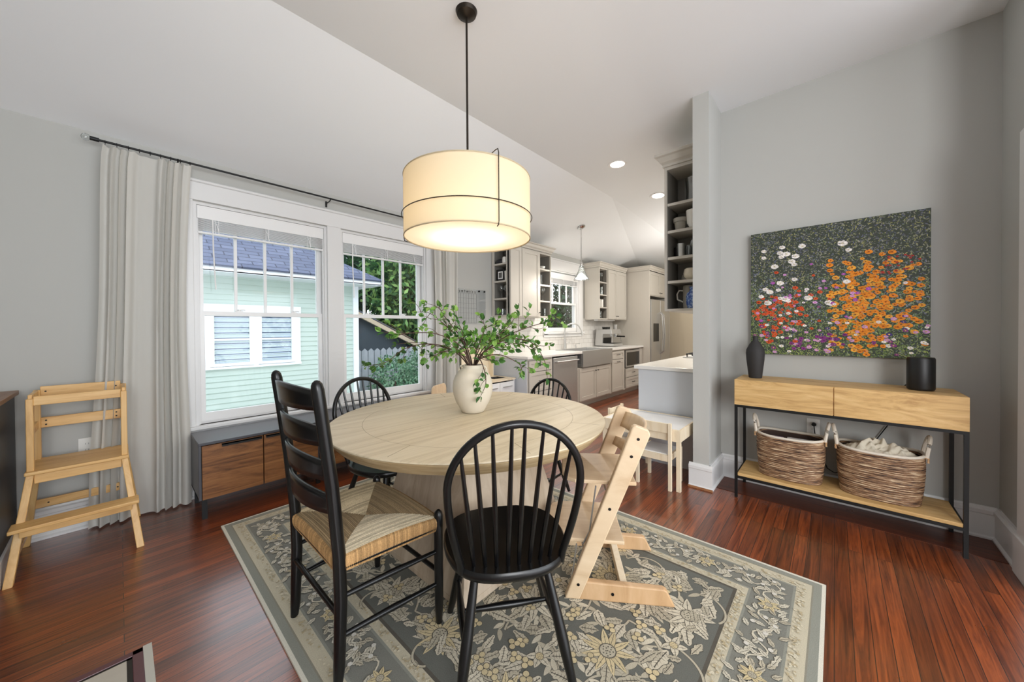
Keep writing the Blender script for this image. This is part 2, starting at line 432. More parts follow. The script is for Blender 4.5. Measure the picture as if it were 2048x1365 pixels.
# ---------------------------------------------------------------- windows
def window(name, x0, x1, z0, z1, zm, munt, blinds=True, stool=None):
    root = bpy.data.objects.new(name, None); COL.objects.link(root); root.location = (0, 0, 0); root['kind'] = 'structure'
    g = G()                                                     # jamb liner
    g.box(x0, W, z0, x0+0.022, W+0.14, z1); g.box(x1-0.022, W, z0, x1, W+0.14, z1)
    g.box(x0+0.022, W, z1-0.02, x1-0.022, W+0.14, z1); g.box(x0+0.022, W+0.034, z0, x1-0.022, W+0.139, z0+0.02)
    g.box(x0+0.0221, W+0.012, z0+0.001, x0+0.034, W+0.03, z1-0.021); g.box(x1-0.034, W+0.012, z0+0.001, x1-0.0221, W+0.03, z1-0.021)
    struct('window_frame', g, M_trim, root)
    def sash(nm_, y, za, zb, top, bot, mu):
        a, b = x0+0.024, x1-0.024; st = 0.042
        g = G(); g.box(a, y, za, a+st, y+0.034, zb); g.box(b-st, y, za, b, y+0.034, zb)
        g.box(a+st, y, za, b-st, y+0.034, za+bot); g.box(a+st, y, zb-top, b-st, y+0.034, zb)
        for k in range(1, mu+1):
            xm = a+st+(b-a-2*st)*k/(mu+1); g.box(xm-0.010, y+0.006, za+bot, xm+0.010, y+0.028, zb-top)
        s = obj(nm_, g, M_white, root)
        g = G(); g.box(a+st-0.004, y+0.015, za+bot-0.004, b-st+0.004, y+0.019, zb-top+0.004)
        obj('glass_pane', g, M_glass, s)
        return s
    s1 = sash('upper_sash', W+0.075, zm-0.012, z1-0.02, 0.045, 0.03, munt)
    s2 = sash('lower_sash', W+0.036, z0+0.02, zm+0.022, 0.034, 0.062, 0)
    for fx in (0.3, 0.72):
        g = G(); xm = x0+(x1-x0)*fx
        g.box(xm-0.025, W+0.038, zm+0.022, xm+0.025, W+0.066, zm+0.03); g.cyl((xm, W+0.05, zm+0.03), (xm, W+0.05, zm+0.042), 0.011)
        g.tube([(xm, W+0.05, zm+0.038), (xm+0.03, W+0.045, zm+0.04), (xm+0.04, W+0.044, zm+0.036)], 0.004)
        obj('sash_lock', g, M_white, s2)
    return root
def blind(x0, x1, z1, label, n=11, wand=True):
    """raised venetian blind: head box, stacked slats and bottom rail"""
    t = thing('venetian_blind', label, 'window blind', (x0+0.026, W+0.002, z1-0.022), 0, 'raised white blinds in the dining room windows' if wand else None)
    w = x1-x0-0.052; h = 0.10
    g = G(); g.box(0, 0.0, -h, w, 0.034, 0); obj('head_rail', g, M_white, t, bevel=0.003)
    g = G()
    for k in range(n):
        z = -h-0.006-k*0.0078
        g.box(0.004, 0.001+random.uniform(-.001, .003), z-0.0030, w-0.004, 0.034, z)
    obj('slats', g, M_white, t, bevel=0.0006)
    z = -h-0.012-n*0.0078
    g = G(); g.box(0.004, 0.002, z-0.016, w-0.004, 0.034, z); obj('bottom_rail', g, M_white, t, bevel=0.003)
    for fx in (0.13, 0.5, 0.86):
        g = G(); g.box(w*fx-0.012, -0.002, z-0.002, w*fx-0.009, 0.001, -h); g.box(w*fx+0.009, -0.002, z-0.002, w*fx+0.012, 0.001, -h)
        g.tube([(w*fx-0.01, -0.003, -h-0.02), (w*fx, -0.006, -h-0.04), (w*fx+0.012, -0.003, z)], 0.003)
        obj('ladder_cord', g, M_white, t)
    if wand:
        g = G(); g.tube([(0.09, -0.012, -h), (0.093, -0.012, -h-0.25), (0.104, -0.012, -h-0.54)], 0.005, 6); obj('tilt_wand', g, M_white, t)
    return t
w1 = window('window_1', *WIN[0][:2], WIN[0][2], WIN[0][3], 1.40, 3)
w2 = window('window_2', *WIN[1][:2], WIN[1][2], WIN[1][3], 1.405, 3)
w3 = window('window_3', *WIN[2][:2], WIN[2][2], WIN[2][3], 1.71, 3)
blind(*WIN[0][:2], WIN[0][3], 'white venetian blind pulled up in the left dining window')
blind(*WIN[1][:2], WIN[1][3], 'white venetian blind pulled up in the right dining window, partly behind the drum lamp')
b3 = blind(*WIN[2][:2], WIN[2][3]-0.02, 'white blind pulled up in the kitchen window above the sink', n=9, wand=False)
# casings round the dining windows
g = G(); yf = W-0.022
g.box(0.275, yf, 0.50, 0.385, W, 2.268); g.box(1.345, yf, 0.545, 1.470, W, 2.268); g.box(2.455, yf, 0.50, 2.565, W, 2.268)
g.box(0.270, yf-0.004, 2.262, 2.57, W, 2.395)
struct('trim_5', g, M_trim, bevel=0.002)
g = G(); g.prism([(W, 2.395), (yf-0.008, 2.395), (yf-0.014, 2.402), (yf-0.014, 2.412), (yf-0.006, 2.42), (W, 2.42)], 0.262, 2.578, 'x')
struct('trim_6', g, M_trim)
g = G(); g.box(0.26, W-0.062, 0.520, 2.585, W+0.05, 0.545); g.box(0.285, yf-0.002, 0.44, 2.56, W, 0.520)
struct('trim_7', g, M_trim, bevel=0.004)                        # window stool and apron
g = G()
g.box(4.74, yf, 1.16, 4.86, W, 2.30); g.box(5.87, yf, 1.16, 5.99, W, 2.30); g.box(4.73, yf-0.004, 2.28, 6.0, W, 2.46); g.box(4.72, yf-0.018, 2.455, 6.01, W, 2.475)
g.box(4.73, W-0.05, 1.175, 6.0, W+0.04, 1.20); g.box(4.75, yf, 1.12, 5.98, W, 1.175)
struct('trim_8', g, M_trim, bevel=0.003)

# ================================================================ OUTDOORS
M_siding = plain('mint_siding', (192, 208, 200), 0.6)
M_housetrim = plain('house_trim_white', (236, 240, 246), 0.5)
M_shingle = shingle_mat('blue_grey_shingles', (96, 104, 128), (78, 86, 110), (50, 56, 74))
M_shingle2 = shingle_mat('leafy_grey_shingles', (92, 96, 108), (120, 100, 84), (54, 52, 54))
M_pane = plain('dark_window_glass', (92, 108, 130), 0.12)
M_slat = plain('blind_slats_blue_white', (188, 202, 222), 0.5)
M_shed = plain('slate_blue_shed_paint', (64, 76, 86), 0.7)
M_fence = wood('weathered_fence', ((150, 156, 166), (182, 186, 194)), (8, 8, 1.5), 0.8)
M_tan = plain('tan_rake_board', (196, 180, 156), 0.7)
M_grass = plain('ground_cover', (78, 96, 52), 0.95, var=0.4, scale=6)
HY = 6.8
g = G(); g.box(-12, W+0.2, -1.4, 30, 30, -1.3)
tag(obj('garden_ground', g, M_grass), 'green lawn lying between the two houses', 'ground', kind='structure')
house = thing('neighbour_house', 'mint green clapboard house with blue-grey hipped roof outside the windows', 'house', (0, 0, -1.3))
def H(*a): return a
g = G(); g.box(-7, HY+0.03, 0, 3.06, 13, 3.46)
z = 0.0
while z < 3.42:                                                # lap boards
    g.prism([(HY+0.03, z), (HY+0.008, z), (HY+0.022, z+0.082), (HY+0.03, z+0.082)], -7, 3.02, 'x'); z += 0.082
obj('siding', g, M_siding, house)
g = G(); g.box(3.0, HY-0.012, 0, 3.10, HY+0.05, 3.44); g.box(3.06, HY, 0, 3.10, HY+0.14, 3.44); obj('corner_board', g, M_housetrim, house)
g = G(); g.box(-7.3, 6.33, 3.395, 3.35, 6.36, 3.47); g.box(-7.3, 6.33, 3.39, 3.35, HY+0.02, 3.41); g.box(3.32, 6.33, 3.395, 3.35, 13.3, 3.47)
obj('fascia', g, M_housetrim, house)
g = G(); s = 0.62; e0, e1, r = 6.30, 3.38, 3.6
def hip(x1, y0, z0, d, xl=-8):
    a = [(xl, y0, z0), (x1, y0, z0), (x1-d, y0+d, z0+s*d), (xl, y0+d, z0+s*d)]
    b = [(x1, y0, z0), (x1, y0+2*d, z0), (x1-d, y0+d, z0+s*d)]
    for q in (a, b): g.f([g.v(p) for p in q])
hip(3.38, 6.30, 3.47, 3.6)
obj('roof', g, M_shingle, house, thick=0.03)
def hwin(x0, x1, z0, z1):
    f = G(); y = HY-0.01
    f.box(x0-0.05, y-0.01, z0-0.05, x0, y+0.03, z1+0.05); f.box(x1, y-0.01, z0-0.05, x1+0.05, y+0.03, z1+0.05)
    f.box(x0, y-0.01, z0-0.05, x1, y+0.03, z0); f.box(x0, y-0.01, z1, x1, y+0.03, z1+0.05)
    zm = (z0+z1)/2; f.box(x0, y-0.008, zm-0.014, x1, y+0.02, zm+0.014)
    w = obj('window', f, M_housetrim, house)
    f = G(); f.box(x0, y+0.028, z0, x1, y+0.032, z1); obj('pane', f, M_pane, w)
    f = G(); z = z0+0.012
    while z < z1-0.01:
        if abs(z-zm) > 0.016: f.box(x0+0.012, y+0.018, z-0.007, x1-0.012, y+0.024, z+0.006)
        z += 0.027
    obj('blind', f, M_slat, w)
hwin(0.945, 1.375, 2.075, 2.79); hwin(1.535, 1.955, 2.075, 2.79)
g = G(); g.box(0.60, HY-0.016, 1.995, 0.895, HY+0.03, 2.96); g.box(1.425, HY-0.016, 2.02, 1.485, HY+0.03, 2.9); g.box(2.005, HY-0.016, 1.995, 2.09, HY+0.03, 2.96)
g.box(0.80, HY-0.02, 2.84, 2.10, HY+0.03, 2.965); g.box(0.80, HY-0.02, 1.99, 2.10, HY+0.03, 2.03)
obj('window_casing', g, M_housetrim, house)
# garden shed gable
shed = thing('garden_shed', 'dark slate blue shed with tan rake board and leaf-strewn grey roof behind the mint house', 'shed', (0, 0, -1.3))
g = G(); g.prism([(3.46, 0), (9.0, 0), (9.0, 0.6), (4.1, 2.9), (3.46, 3.18)], 8.62, 8.8, 'y'); obj('wall', g, M_shed, shed)
g = G(); g.prism([(3.45, 3.08), (6.6, 1.52), (6.6, 1.62), (3.45, 3.195)], 8.42, 8.50, 'y'); obj('rake_board', g, M_tan, shed)
g = G(); g.f([g.v(p) for p in ((3.45, 8.42, 3.22), (7.2, 8.42, 1.36), (9.2, 13, 1.36), (5.0, 13, 3.7))]); obj('roof', g, M_shingle2, shed, thick=0.03)
fence = thing('picket_fence', 'weathered blue-grey board fence between the mint house and the shrubs', 'fence', (3.2, 7.85, -1.3))
for k in range(26):
    g = G(); x = k*0.15; g.prism([(x, 0), (x+0.135, 0), (x+0.135, 2.08), (x+0.07, 2.14), (x, 2.08)], 0, 0.02, 'y')
    obj('picket', g, M_fence, fence)
g = G(); g.box(0, 0.02, 0.4, 3.9, 0.05, 0.5); g.box(0, 0.02, 1.7, 3.9, 0.05, 1.8); obj('rail', g, M_fence, fence)

def leaf_geo(g, p, d, L, wd, col, up=None, fold=0.25):
    d = Vector(d).normalized(); a = Vector(up) if up else Vector((random.uniform(-1, 1), random.uniform(-1, 1), random.uniform(-1, 1)))
    s_ = d.cross(a)
    if s_.length < 1e-4: s_ = d.cross(Vector((0, 0, 1)))
    s_.normalize(); n_ = s_.cross(d); p = Vector(p)
    g.col = col
    m = [p, p+d*L*0.35+n_*L*0.03, p+d*L*0.72+n_*L*0.02, p+d*L-n_*L*0.06]
    l1 = [p+d*L*0.30+s_*wd*0.5+n_*wd*fold, p+d*L*0.66+s_*wd*0.46+n_*wd*fold]
    r1 = [p+d*L*0.30-s_*wd*0.5+n_*wd*fold, p+d*L*0.66-s_*wd*0.46+n_*wd*fold]
    V = [g.v(q) for q in m]; Lv = [g.v(q) for q in l1]; R = [g.v(q) for q in r1]
    g.f([V[0], V[1], Lv[0]]); g.f([V[1], V[2], Lv[1], Lv[0]]); g.f([V[2], V[3], Lv[1]])
    g.f([V[0], R[0], V[1]]); g.f([V[1], R[0], R[1], V[2]]); g.f([V[2], R[1], V[3]])
def leaf_simple(g, p, d, L, wd, col):
    d = Vector(d).normalized(); s_ = d.cross(Vector((random.uniform(-1, 1), random.uniform(-1, 1), random.uniform(-1, 1))))
    if s_.length < 1e-4: return
    s_.normalize(); p = Vector(p); g.col = col
    g.f([g.v(p), g.v(p+d*L*0.5+s_*wd*0.5), g.v(p+d*L), g.v(p+d*L*0.5-s_*wd*0.5)])
def rdir():
    while True:
        v = Vector((random.uniform(-1, 1), random.uniform(-1, 1), random.uniform(-1, 1)))
        if 0.05 < v.length < 1: return v.normalized()
def tree(name, label, loc, blobs, n, L, pal, trunk, cat='tree', group=None):
    t = thing(name, label, cat, loc, 0, group)
    g = G().colors()
    tot = sum(b[3]*b[4]*b[5] for b in blobs)
    for b in blobs:
        k = int(n*b[3]*b[4]*b[5]/tot)
        for _ in range(k):
            v = rdir()*random.uniform(0.55, 1.0)
            p = Vector((b[0]+v.x*b[3], b[1]+v.y*b[4], b[2]+v.z*b[5]))
            c = lin(random.choice(pal)); q = random.uniform(0.7, 1.25)
            dd = rdir(); dd.z -= 0.5
            leaf_simple(g, p, dd, L*random.uniform(0.7, 1.3), L*0.5, tuple(x*q for x in c))
    obj('foliage', g, M_leaf, t)
    g = G()
    for tr in trunk: g.tube(tr[0], tr[1], 8)
    obj('trunk', g, M_stem, t, smooth=True)
    return t
PAL1 = [(78, 118, 78), (104, 150, 96), (134, 176, 108), (60, 94, 66), (160, 196, 120)]
PAL2 = [(118, 158, 128), (142, 178, 146), (96, 140, 112), (160, 192, 164), (84, 122, 96)]
PAL3 = [(36, 62, 48), (50, 84, 62), (28, 48, 38), (66, 100, 72)]
tree('leafy_tree', 'green leafy tree overhanging the roof outside the right dining window', (5.4, 9.2, -1.3),
     [(0.3, -0.2, 3.9, 1.6, 0.9, 1.3), (-1.0, -1.4, 4.9, 0.9, 0.8, 0.7), (0.9, 0.2, 3.0, 1.6, 0.8, 1.0), (1.9, 0, 4.6, 1.9, 1.0, 1.6)], 15000, 0.19, PAL1,
     [([(0, 0.3, 0), (0.1, 0.2, 2.2), (0.3, 0, 4.2)], [0.2, 0.15, 0.06])], group=None)
tree('shrub', 'pale green feathery shrub in front of the fence outside the right dining window', (3.95, 6.95, -1.3),
     [(0, 0, 1.5, 0.55, 0.4, 0.6), (0.45, 0.2, 1.1, 0.6, 0.4, 0.6), (-0.35, 0.1, 0.8, 0.35, 0.3, 0.7), (0.9, 0.3, 1.6, 0.5, 0.4, 0.6)], 5200, 0.085, PAL2,
     [([(0, 0, 0), (0, 0, 1.5)], [0.03, 0.01]), ([(0, 0, 0), (0.4, 0.1, 1.4)], [0.025, 0.01])], cat='shrub')
tree('evergreen_tree', 'dark green tree seen through the kitchen window above the sink', (11.6, 8.2, -1.3),
     [(0, 0, 3.6, 2.6, 1.0, 1.8), (-1.8, 0.2, 2.4, 1.6, 0.8, 1.6), (1.6, 0.2, 2.6, 2.0, 0.8, 1.8)], 9000, 0.2, PAL3,
     [([(0, 0.3, 0), (0, 0.2, 4)], [0.25, 0.1])])

tree('leafy_tree', 'darker green tree filling the background beyond the garden shed', (7.6, 11.5, -1.3),
     [(0, 0, 3.6, 4.2, 0.9, 2.6), (-2.5, 0.4, 5.2, 2.6, 0.8, 1.9), (2.6, 0, 3.0, 3.4, 0.8, 2.4)], 13000, 0.3, PAL1[:2]+PAL3,
     [([(0, 0.6, 0), (0, 0.5, 4)], [0.25, 0.1])])

# ================================================================ DINING FURNITURE
# rug ------------------------------------------------------------
def build_rug():
    x0, x1, y0, y1 = 0.427, 2.30, 0.03, 2.93
    w, h = x1-x0, y1-y0
    g = G().colors(); Z = 0.009
    g.mi = 0
    def C(c, q=0.0):
        k = 1+random.uniform(-q, q); return tuple(min(1, x*k) for x in lin(c))
    edge, green, tan, slate, bord, leaf, leaf2, gold, line = (214, 210, 196), (142, 143, 133), (194, 186, 164), (106, 107, 101), (126, 126, 118), (208, 200, 180), (186, 178, 158), (208, 192, 154), (92, 88, 80)
    layer = [0]
    def ring(ins, wd, c):
        g.col = C(c); a, b = ins, ins+wd; z = Z+0.0003
        for q in ([(a, a), (w-a, a), (w-b, b), (b, b)], [(w-a, a), (w-a, h-a), (w-b, h-b), (w-b, b)], [(w-a, h-a), (a, h-a), (b, h-b), (w-b, h-b)], [(a, h-a), (a, a), (b, b), (b, h-b)]):
            g.f([g.v((x, y, z)) for x, y in q])
    g.col = C(edge); g.box(0, 0, 0, w, h, Z)
    ring(0.0, 0.014, edge); ring(0.014, 0.030, green); ring(0.044, 0.006, (140, 136, 122)); ring(0.050, 0.056, tan); ring(0.106, 0.010, green)
    ring(0.116, 0.150, bord); ring(0.266, 0.010, green); ring(0.276, 0.040, tan); ring(0.316, 0.014, line)
    a = 0.330; g.col = C(slate); g.f([g.v((x, y, Z+0.0003)) for x, y in ((a, a), (w-a, a), (w-a, h-a), (a, h-a))])
    zc = [Z+0.0005]
    def up(): zc[0] += 1.2e-7*1; return zc[0]
    def strip(L, R, c):
        g.col = c; z = up(); A = [g.v((x, y, z)) for x, y in L]; B = [g.v((x, y, z)) for x, y in R]
        for i in range(len(L)-1): g.f([A[i], A[i+1], B[i+1], B[i]])
    def leafp(x, y, ang, L, wd, c, lobes=0, vein=True):
        n = 14 if lobes else 7; ca, sa = math.cos(ang), math.sin(ang); lf, rt, md = [], [], []
        bend = random.uniform(-0.5, 0.5)
        for i in range(n+1):
            t = i/n; prof = math.sin(PI*min(1, t*0.96+0.04))**0.75*(1-0.35*t)
            if lobes: prof *= 0.66+0.34*abs(math.sin(t*PI*lobes))
            u, v = L*t, bend*L*t*t*0.4
            for lst, sg in ((lf, 1), (md, 0), (rt, -1)):
                vv = v+sg*wd*0.5*prof; uu = u+(abs(sg)*0.06*L*math.sin(t*PI*lobes) if lobes else 0)
                lst.append((x+uu*ca-vv*sa, y+uu*sa+vv*ca))
        o = [(px, py) for px, py in lf]
        strip([(mx+(px-mx)*1.14, my+(py-my)*1.14) for (px, py), (mx, my) in zip(lf, md)], [(mx+(px-mx)*1.14, my+(py-my)*1.14) for (px, py), (mx, my) in zip(rt, md)], C(line))
        strip(lf, rt, c)
        if vein:
            q = wd*0.03
            strip([(mx-q*sa, my+q*ca) for mx, my in md[1:-1]], [(mx+q*sa, my-q*ca) for mx, my in md[1:-1]], C(line))
            for i in range(2, n-1, 2):
                for e in (lf, rt):
                    mx, my = md[i]; ex, ey = e[min(n, i+1)]; ex, ey = mx+(ex-mx)*0.8, my+(ey-my)*0.8
                    dx, dy = ex-mx, ey-my; dl = math.hypot(dx, dy)+1e-9; dx, dy = -dy/dl*q*0.7, dx/dl*q*0.7
                    strip([(mx+dx, my+dy), (ex, ey)], [(mx-dx, my-dy), (ex, ey)], C(line))
    def disc(x, y, r, c, n=12, sy=1.0, ang=0):
        g.col = c; z = up(); g.f([g.v((x+r*math.cos(2*PI*k/n+ang), y+sy*r*math.sin(2*PI*k/n+ang), z)) for k in range(n)])
    def flower(x, y, r, k, c, cc):
        a0 = random.uniform(0, 6)
        for i in range(k): leafp(x, y, a0+2*PI*i/k, r, r*2.6/k*1.25, C(c, .06))
        disc(x, y, r*0.33, C(line)); disc(x, y, r*0.29, C(cc))
        for i in range(14):
            aa = i*2.4; rr = r*0.24*math.sqrt(i/14); disc(x+rr*math.cos(aa), y+rr*math.sin(aa), r*0.032, C(line), 5)
    def stem(pts, wd, c):
        L, R = [], []
        for i, p in enumerate(pts):
            a_ = pts[max(0, i-1)]; b_ = pts[min(len(pts)-1, i+1)]; dx, dy = b_[0]-a_[0], b_[1]-a_[1]; dl = math.hypot(dx, dy)+1e-9
            L.append((p[0]-dy/dl*wd, p[1]+dx/dl*wd)); R.append((p[0]+dy/dl*wd, p[1]-dx/dl*wd))
        strip(L, R, c)
    def scroll(x, y, a0, L, curl, wd):
        pts = []; a_ = a0; px, py = x, y
        for i in range(20):
            pts.append((px, py)); a_ += curl/20*(0.4+1.2*i/20); px += L/20*math.cos(a_); py += L/20*math.sin(a_)
        stem(pts, wd*1.5, C(line)); stem(pts, wd, C(leaf2)); return pts, a_
    F = 0.350
    def inside(x, y, m=0.05): return F+m < x < w-F-m and F+m < y < h-F-m
    # field: mirrored scrolling foliage
    rnd = random.Random(11)
    nx, ny = 6, 12; fw, fh = w-2*F, h-2*F
    cells = [(F+fw*(i+0.5)/nx, F+fh*(j+0.5)/ny, i, j) for i in range(nx) for j in range(ny)]
    for cx, cy, i, j in cells:
        s = 1 if i % 2 == 0 else -1
        for k in range(2):
            a_ = rnd.uniform(0, 2*PI); pts, ae = scroll(cx, cy, a_, 0.24, s*rnd.uniform(1.6, 3.6), 0.0042)
            for q in range(4, 20, 3):
                px, py = pts[q]
                if inside(px, py, 0.045): leafp(px, py, a_+s*q*0.13+(1 if q % 2 else -1)*0.95, rnd.uniform(0.045, 0.07), 0.026, C(leaf2 if q % 2 else leaf, .06), 0, False)
    for cx, cy, i, j in cells:
        for k in range(8):
            a_ = rnd.uniform(0, 2*PI); r_ = rnd.uniform(0.03, 0.085); px, py = cx+r_*math.cos(a_), cy+r_*math.sin(a_)
            L_ = rnd.uniform(0.065, 0.115)
            if inside(px+L_*math.cos(a_), py+L_*math.sin(a_), 0.0): leafp(px, py, a_, L_, rnd.uniform(0.042, 0.066), C(leaf if k % 2 else leaf2, .07), rnd.choice([3, 4, 5]))
    for cx, cy, i, j in cells:
        if (i+2*j) % 4 == 0: flower(cx, cy, rnd.uniform(0.088, 0.110), rnd.choice([8, 10]), gold if (j % 3) else leaf, leaf2)
        elif (i+j) % 3 == 0: flower(cx, cy, 0.052, 5, leaf, gold)
    for _ in range(1300):
        x, y, a_ = rnd.uniform(F, w-F), rnd.uniform(F, h-F), rnd.uniform(0, 6.3); L_ = rnd.uniform(0.05, 0.08)
        if min(x-F, w-F-x, y-F, h-F-y) < 0.09 and inside(x, y, 0.004) and inside(x+L_*math.cos(a_), y+L_*math.sin(a_), 0.004): leafp(x, y, a_, L_, 0.038, C(leaf if _ % 2 else leaf2, .07), 4)
    for _ in range(150):
        x, y = rnd.uniform(F, w-F), rnd.uniform(F, h-F)
        if inside(x, y, 0.02):
            for k in range(3):
                aa = k*2.1+x*9; disc(x+0.014*math.cos(aa), y+0.014*math.sin(aa), 0.0135, C(line)); disc(x+0.014*math.cos(aa), y+0.014*math.sin(aa), 0.0115, C(gold, .1))
    # border foliage
    def bpos(t):
        m = 0.19; P = 2*((w-2*m)+(h-2*m)); d = (t % 1)*P
        for (ax, ay, bx, by) in ((m, m, w-m, m), (w-m, m, w-m, h-m), (w-m, h-m, m, h-m), (m, h-m, m, m)):
            l_ = math.hypot(bx-ax, by-ay)
            if d <= l_: return ax+(bx-ax)*d/l_, ay+(by-ay)*d/l_, math.atan2(by-ay, bx-ax)
            d -= l_
        return m, m, 0
    N = 110
    for k in range(N):
        x, y, a_ = bpos(k/N); s = 1 if k % 2 else -1
        pts = [(x+q*0.012*math.cos(a_)-s*0.03*math.sin(q*0.6)*math.sin(a_), y+q*0.012*math.sin(a_)+s*0.03*math.sin(q*0.6)*math.cos(a_)) for q in range(9)]
        stem(pts, 0.003, C(leaf))
    for k in range(N*8):
        x, y, a_ = bpos((k+0.4)/(8*N)); s = 1 if k % 2 else -1
        leafp(x+rnd.uniform(-.058, .058), y+rnd.uniform(-.058, .058), a_+s*rnd.uniform(0.4, 1.3), rnd.uniform(0.032, 0.052), 0.027, C((206, 200, 182) if k % 3 else (186, 178, 158), .05), rnd.choice([3, 4]))
    for k in range(N//2):
        x, y, a_ = bpos((k+0.2)/(N//2))
        if k % 3 == 0: flower(x, y, 0.045, 7, (206, 190, 150), leaf2)
        else:
            for q in range(4):
                aa = q*1.7; disc(x+0.05*math.cos(aa), y+0.04*math.sin(aa), 0.010, C((208, 204, 194)), 6)
    for ins in (0.085, 0.296):                               # small speckle on the tan bands
        for k in range(1500):
            m = ins+rnd.uniform(-.014, .014); side = rnd.randrange(4); t = rnd.random()
            x, y = ((m+t*(w-2*m), m), (w-m, m+t*(h-2*m)), (m+t*(w-2*m), h-m), (m, m+t*(h-2*m)))[side]
            disc(x, y, rnd.uniform(0.003, 0.0065), C((180, 166, 136) if k % 2 else (206, 198, 176), .06), 5)
    o = obj('patterned_rug', g, attr_mat('rug_pile', 0.95, bump=0.3, bscale=330, nvar=0.14), loc=(x0, y0, 0.0))
    tag(o, 'cream and grey floral rug with banded border under the round table', 'rug')
build_rug()

# round table -----------------------------------------------------
TX, TY, TR, TH = 1.4075, 1.611, 0.777, 0.76
t = thing('round_dining_table', 'round bleached wood pedestal dining table standing on the floral rug', 'dining table', (TX, TY, 0.0105))
g = G(); g.lathe([(0, 0.69), (TR-0.09, 0.69), (TR-0.045, 0.695), (TR-0.006, TH-0.022), (TR-0.002, TH-0.012), (TR-0.004, TH-0.010)], 96, (0, 0, -0.0105))
obj('rim', g, M_tablerim, t, smooth=True)
g = G(); g.lathe([(0, TH-0.012), (TR-0.006, TH-0.011), (TR, TH-0.007), (TR-0.002, TH-0.002), (TR-0.008, TH), (0, TH)], 96, (0, 0, -0.0105))
obj('tabletop', g, M_table, t, smooth=True)
M_groove = plain('board_joint', (150, 132, 100), 0.7)
g = G()
for a, b in (((-0.62, -0.005), (0.62, 0.0)),):
    pass
def seam(g, p, q, wd=0.0014):
    p, q = Vector(p), Vector(q); d = (q-p).normalized(); nrm = Vector((-d.y, d.x, 0))*wd
    z = Vector((0, 0, TH-0.0103)); g.f([g.v(p+nrm+z), g.v(p-nrm+z), g.v(q-nrm+z), g.v(q+nrm+z)])
rr = 0.60; oc = [(rr*math.cos(PI/4*k+PI/8), rr*math.sin(PI/4*k+PI/8), 0) for k in range(8)]
for k in range(8):
    if k in (0, 4, 2, 6, 1, 3, 5, 7): seam(g, oc[k], (oc[k][0]*1.25, oc[k][1]*1.25, 0))
NR = 64
for k in range(NR):
    a0, a1 = 2*PI*k/NR, 2*PI*(k+1)/NR; seam(g, (rr*math.cos(a0), rr*math.sin(a0), 0), (rr*math.cos(a1), rr*math.sin(a1), 0), 0.0009)
seam(g, (-rr, 0.0, 0), (rr, 0.0, 0), 0.0012)
obj('board_seams', g, M_groove, t)
g = G()
b, c = 0.40, 0.265
g.hexa([(-b, -b, 0.03), (b, -b, 0.03), (b, b, 0.03), (-b, b, 0.03)], [(-c, -c, 0.60), (c, -c, 0.60), (c, c, 0.60), (-c, c, 0.60)])
g.hexa([(-b, -b, 0.0), (b, -b, 0.0), (b, b, 0.0), (-b, b, 0.0)], [(-b, -b, 0.03), (b, -b, 0.03), (b, b, 0.03), (-b, b, 0.03)])
obj('pedestal', g, M_tbase, t, bevel=0.003)
g = G(); g.box(-0.05, -0.5, 0.60, 0.05, 0.5, 0.6795); g.box(-0.5, -0.05, 0.60, 0.5, 0.05, 0.6794); g.box(-0.265, -0.265, 0.60, 0.265, 0.265, 0.679)
obj('top_support', g, M_blackm, t)

# cream vase -------------------------------------------------------
VX, VY = 1.462, 1.655
v = thing('ceramic_vase', 'cream stoneware vase with a small lug handle standing on the round table', 'vase', (VX, VY, TH+0.0005))
g = G()
pr = [(0, 0.004), (0.055, 0.004), (0.060, 0.0), (0.069, 0.003), (0.078, 0.02), (0.103, 0.065), (0.118, 0.11), (0.123, 0.150), (0.119, 0.19), (0.106, 0.225), (0.085, 0.252), (0.066, 0.266),
      (0.061, 0.272), (0.060, 0.280), (0.062, 0.288), (0.057, 0.289), (0.053, 0.28), (0.054, 0.268), (0.08, 0.245), (0.1, 0.2), (0.1, 0.1), (0.05, 0.02), (0, 0.02)]
g.lathe(pr, 48); obj('body', g, M_ceramic, v, smooth=60)
for s in (1, -1):
    g = G(); ux, uy = -0.672*s, 0.741*s
    g.tube([(ux*r_, uy*r_, z_) for r_, z_ in ((0.058, 0.281), (0.074, 0.281), (0.083, 0.268), (0.085, 0.252), (0.080, 0.240))], 0.0065, 8)
    obj('lug_handle', g, M_ceramic, v, smooth=True)
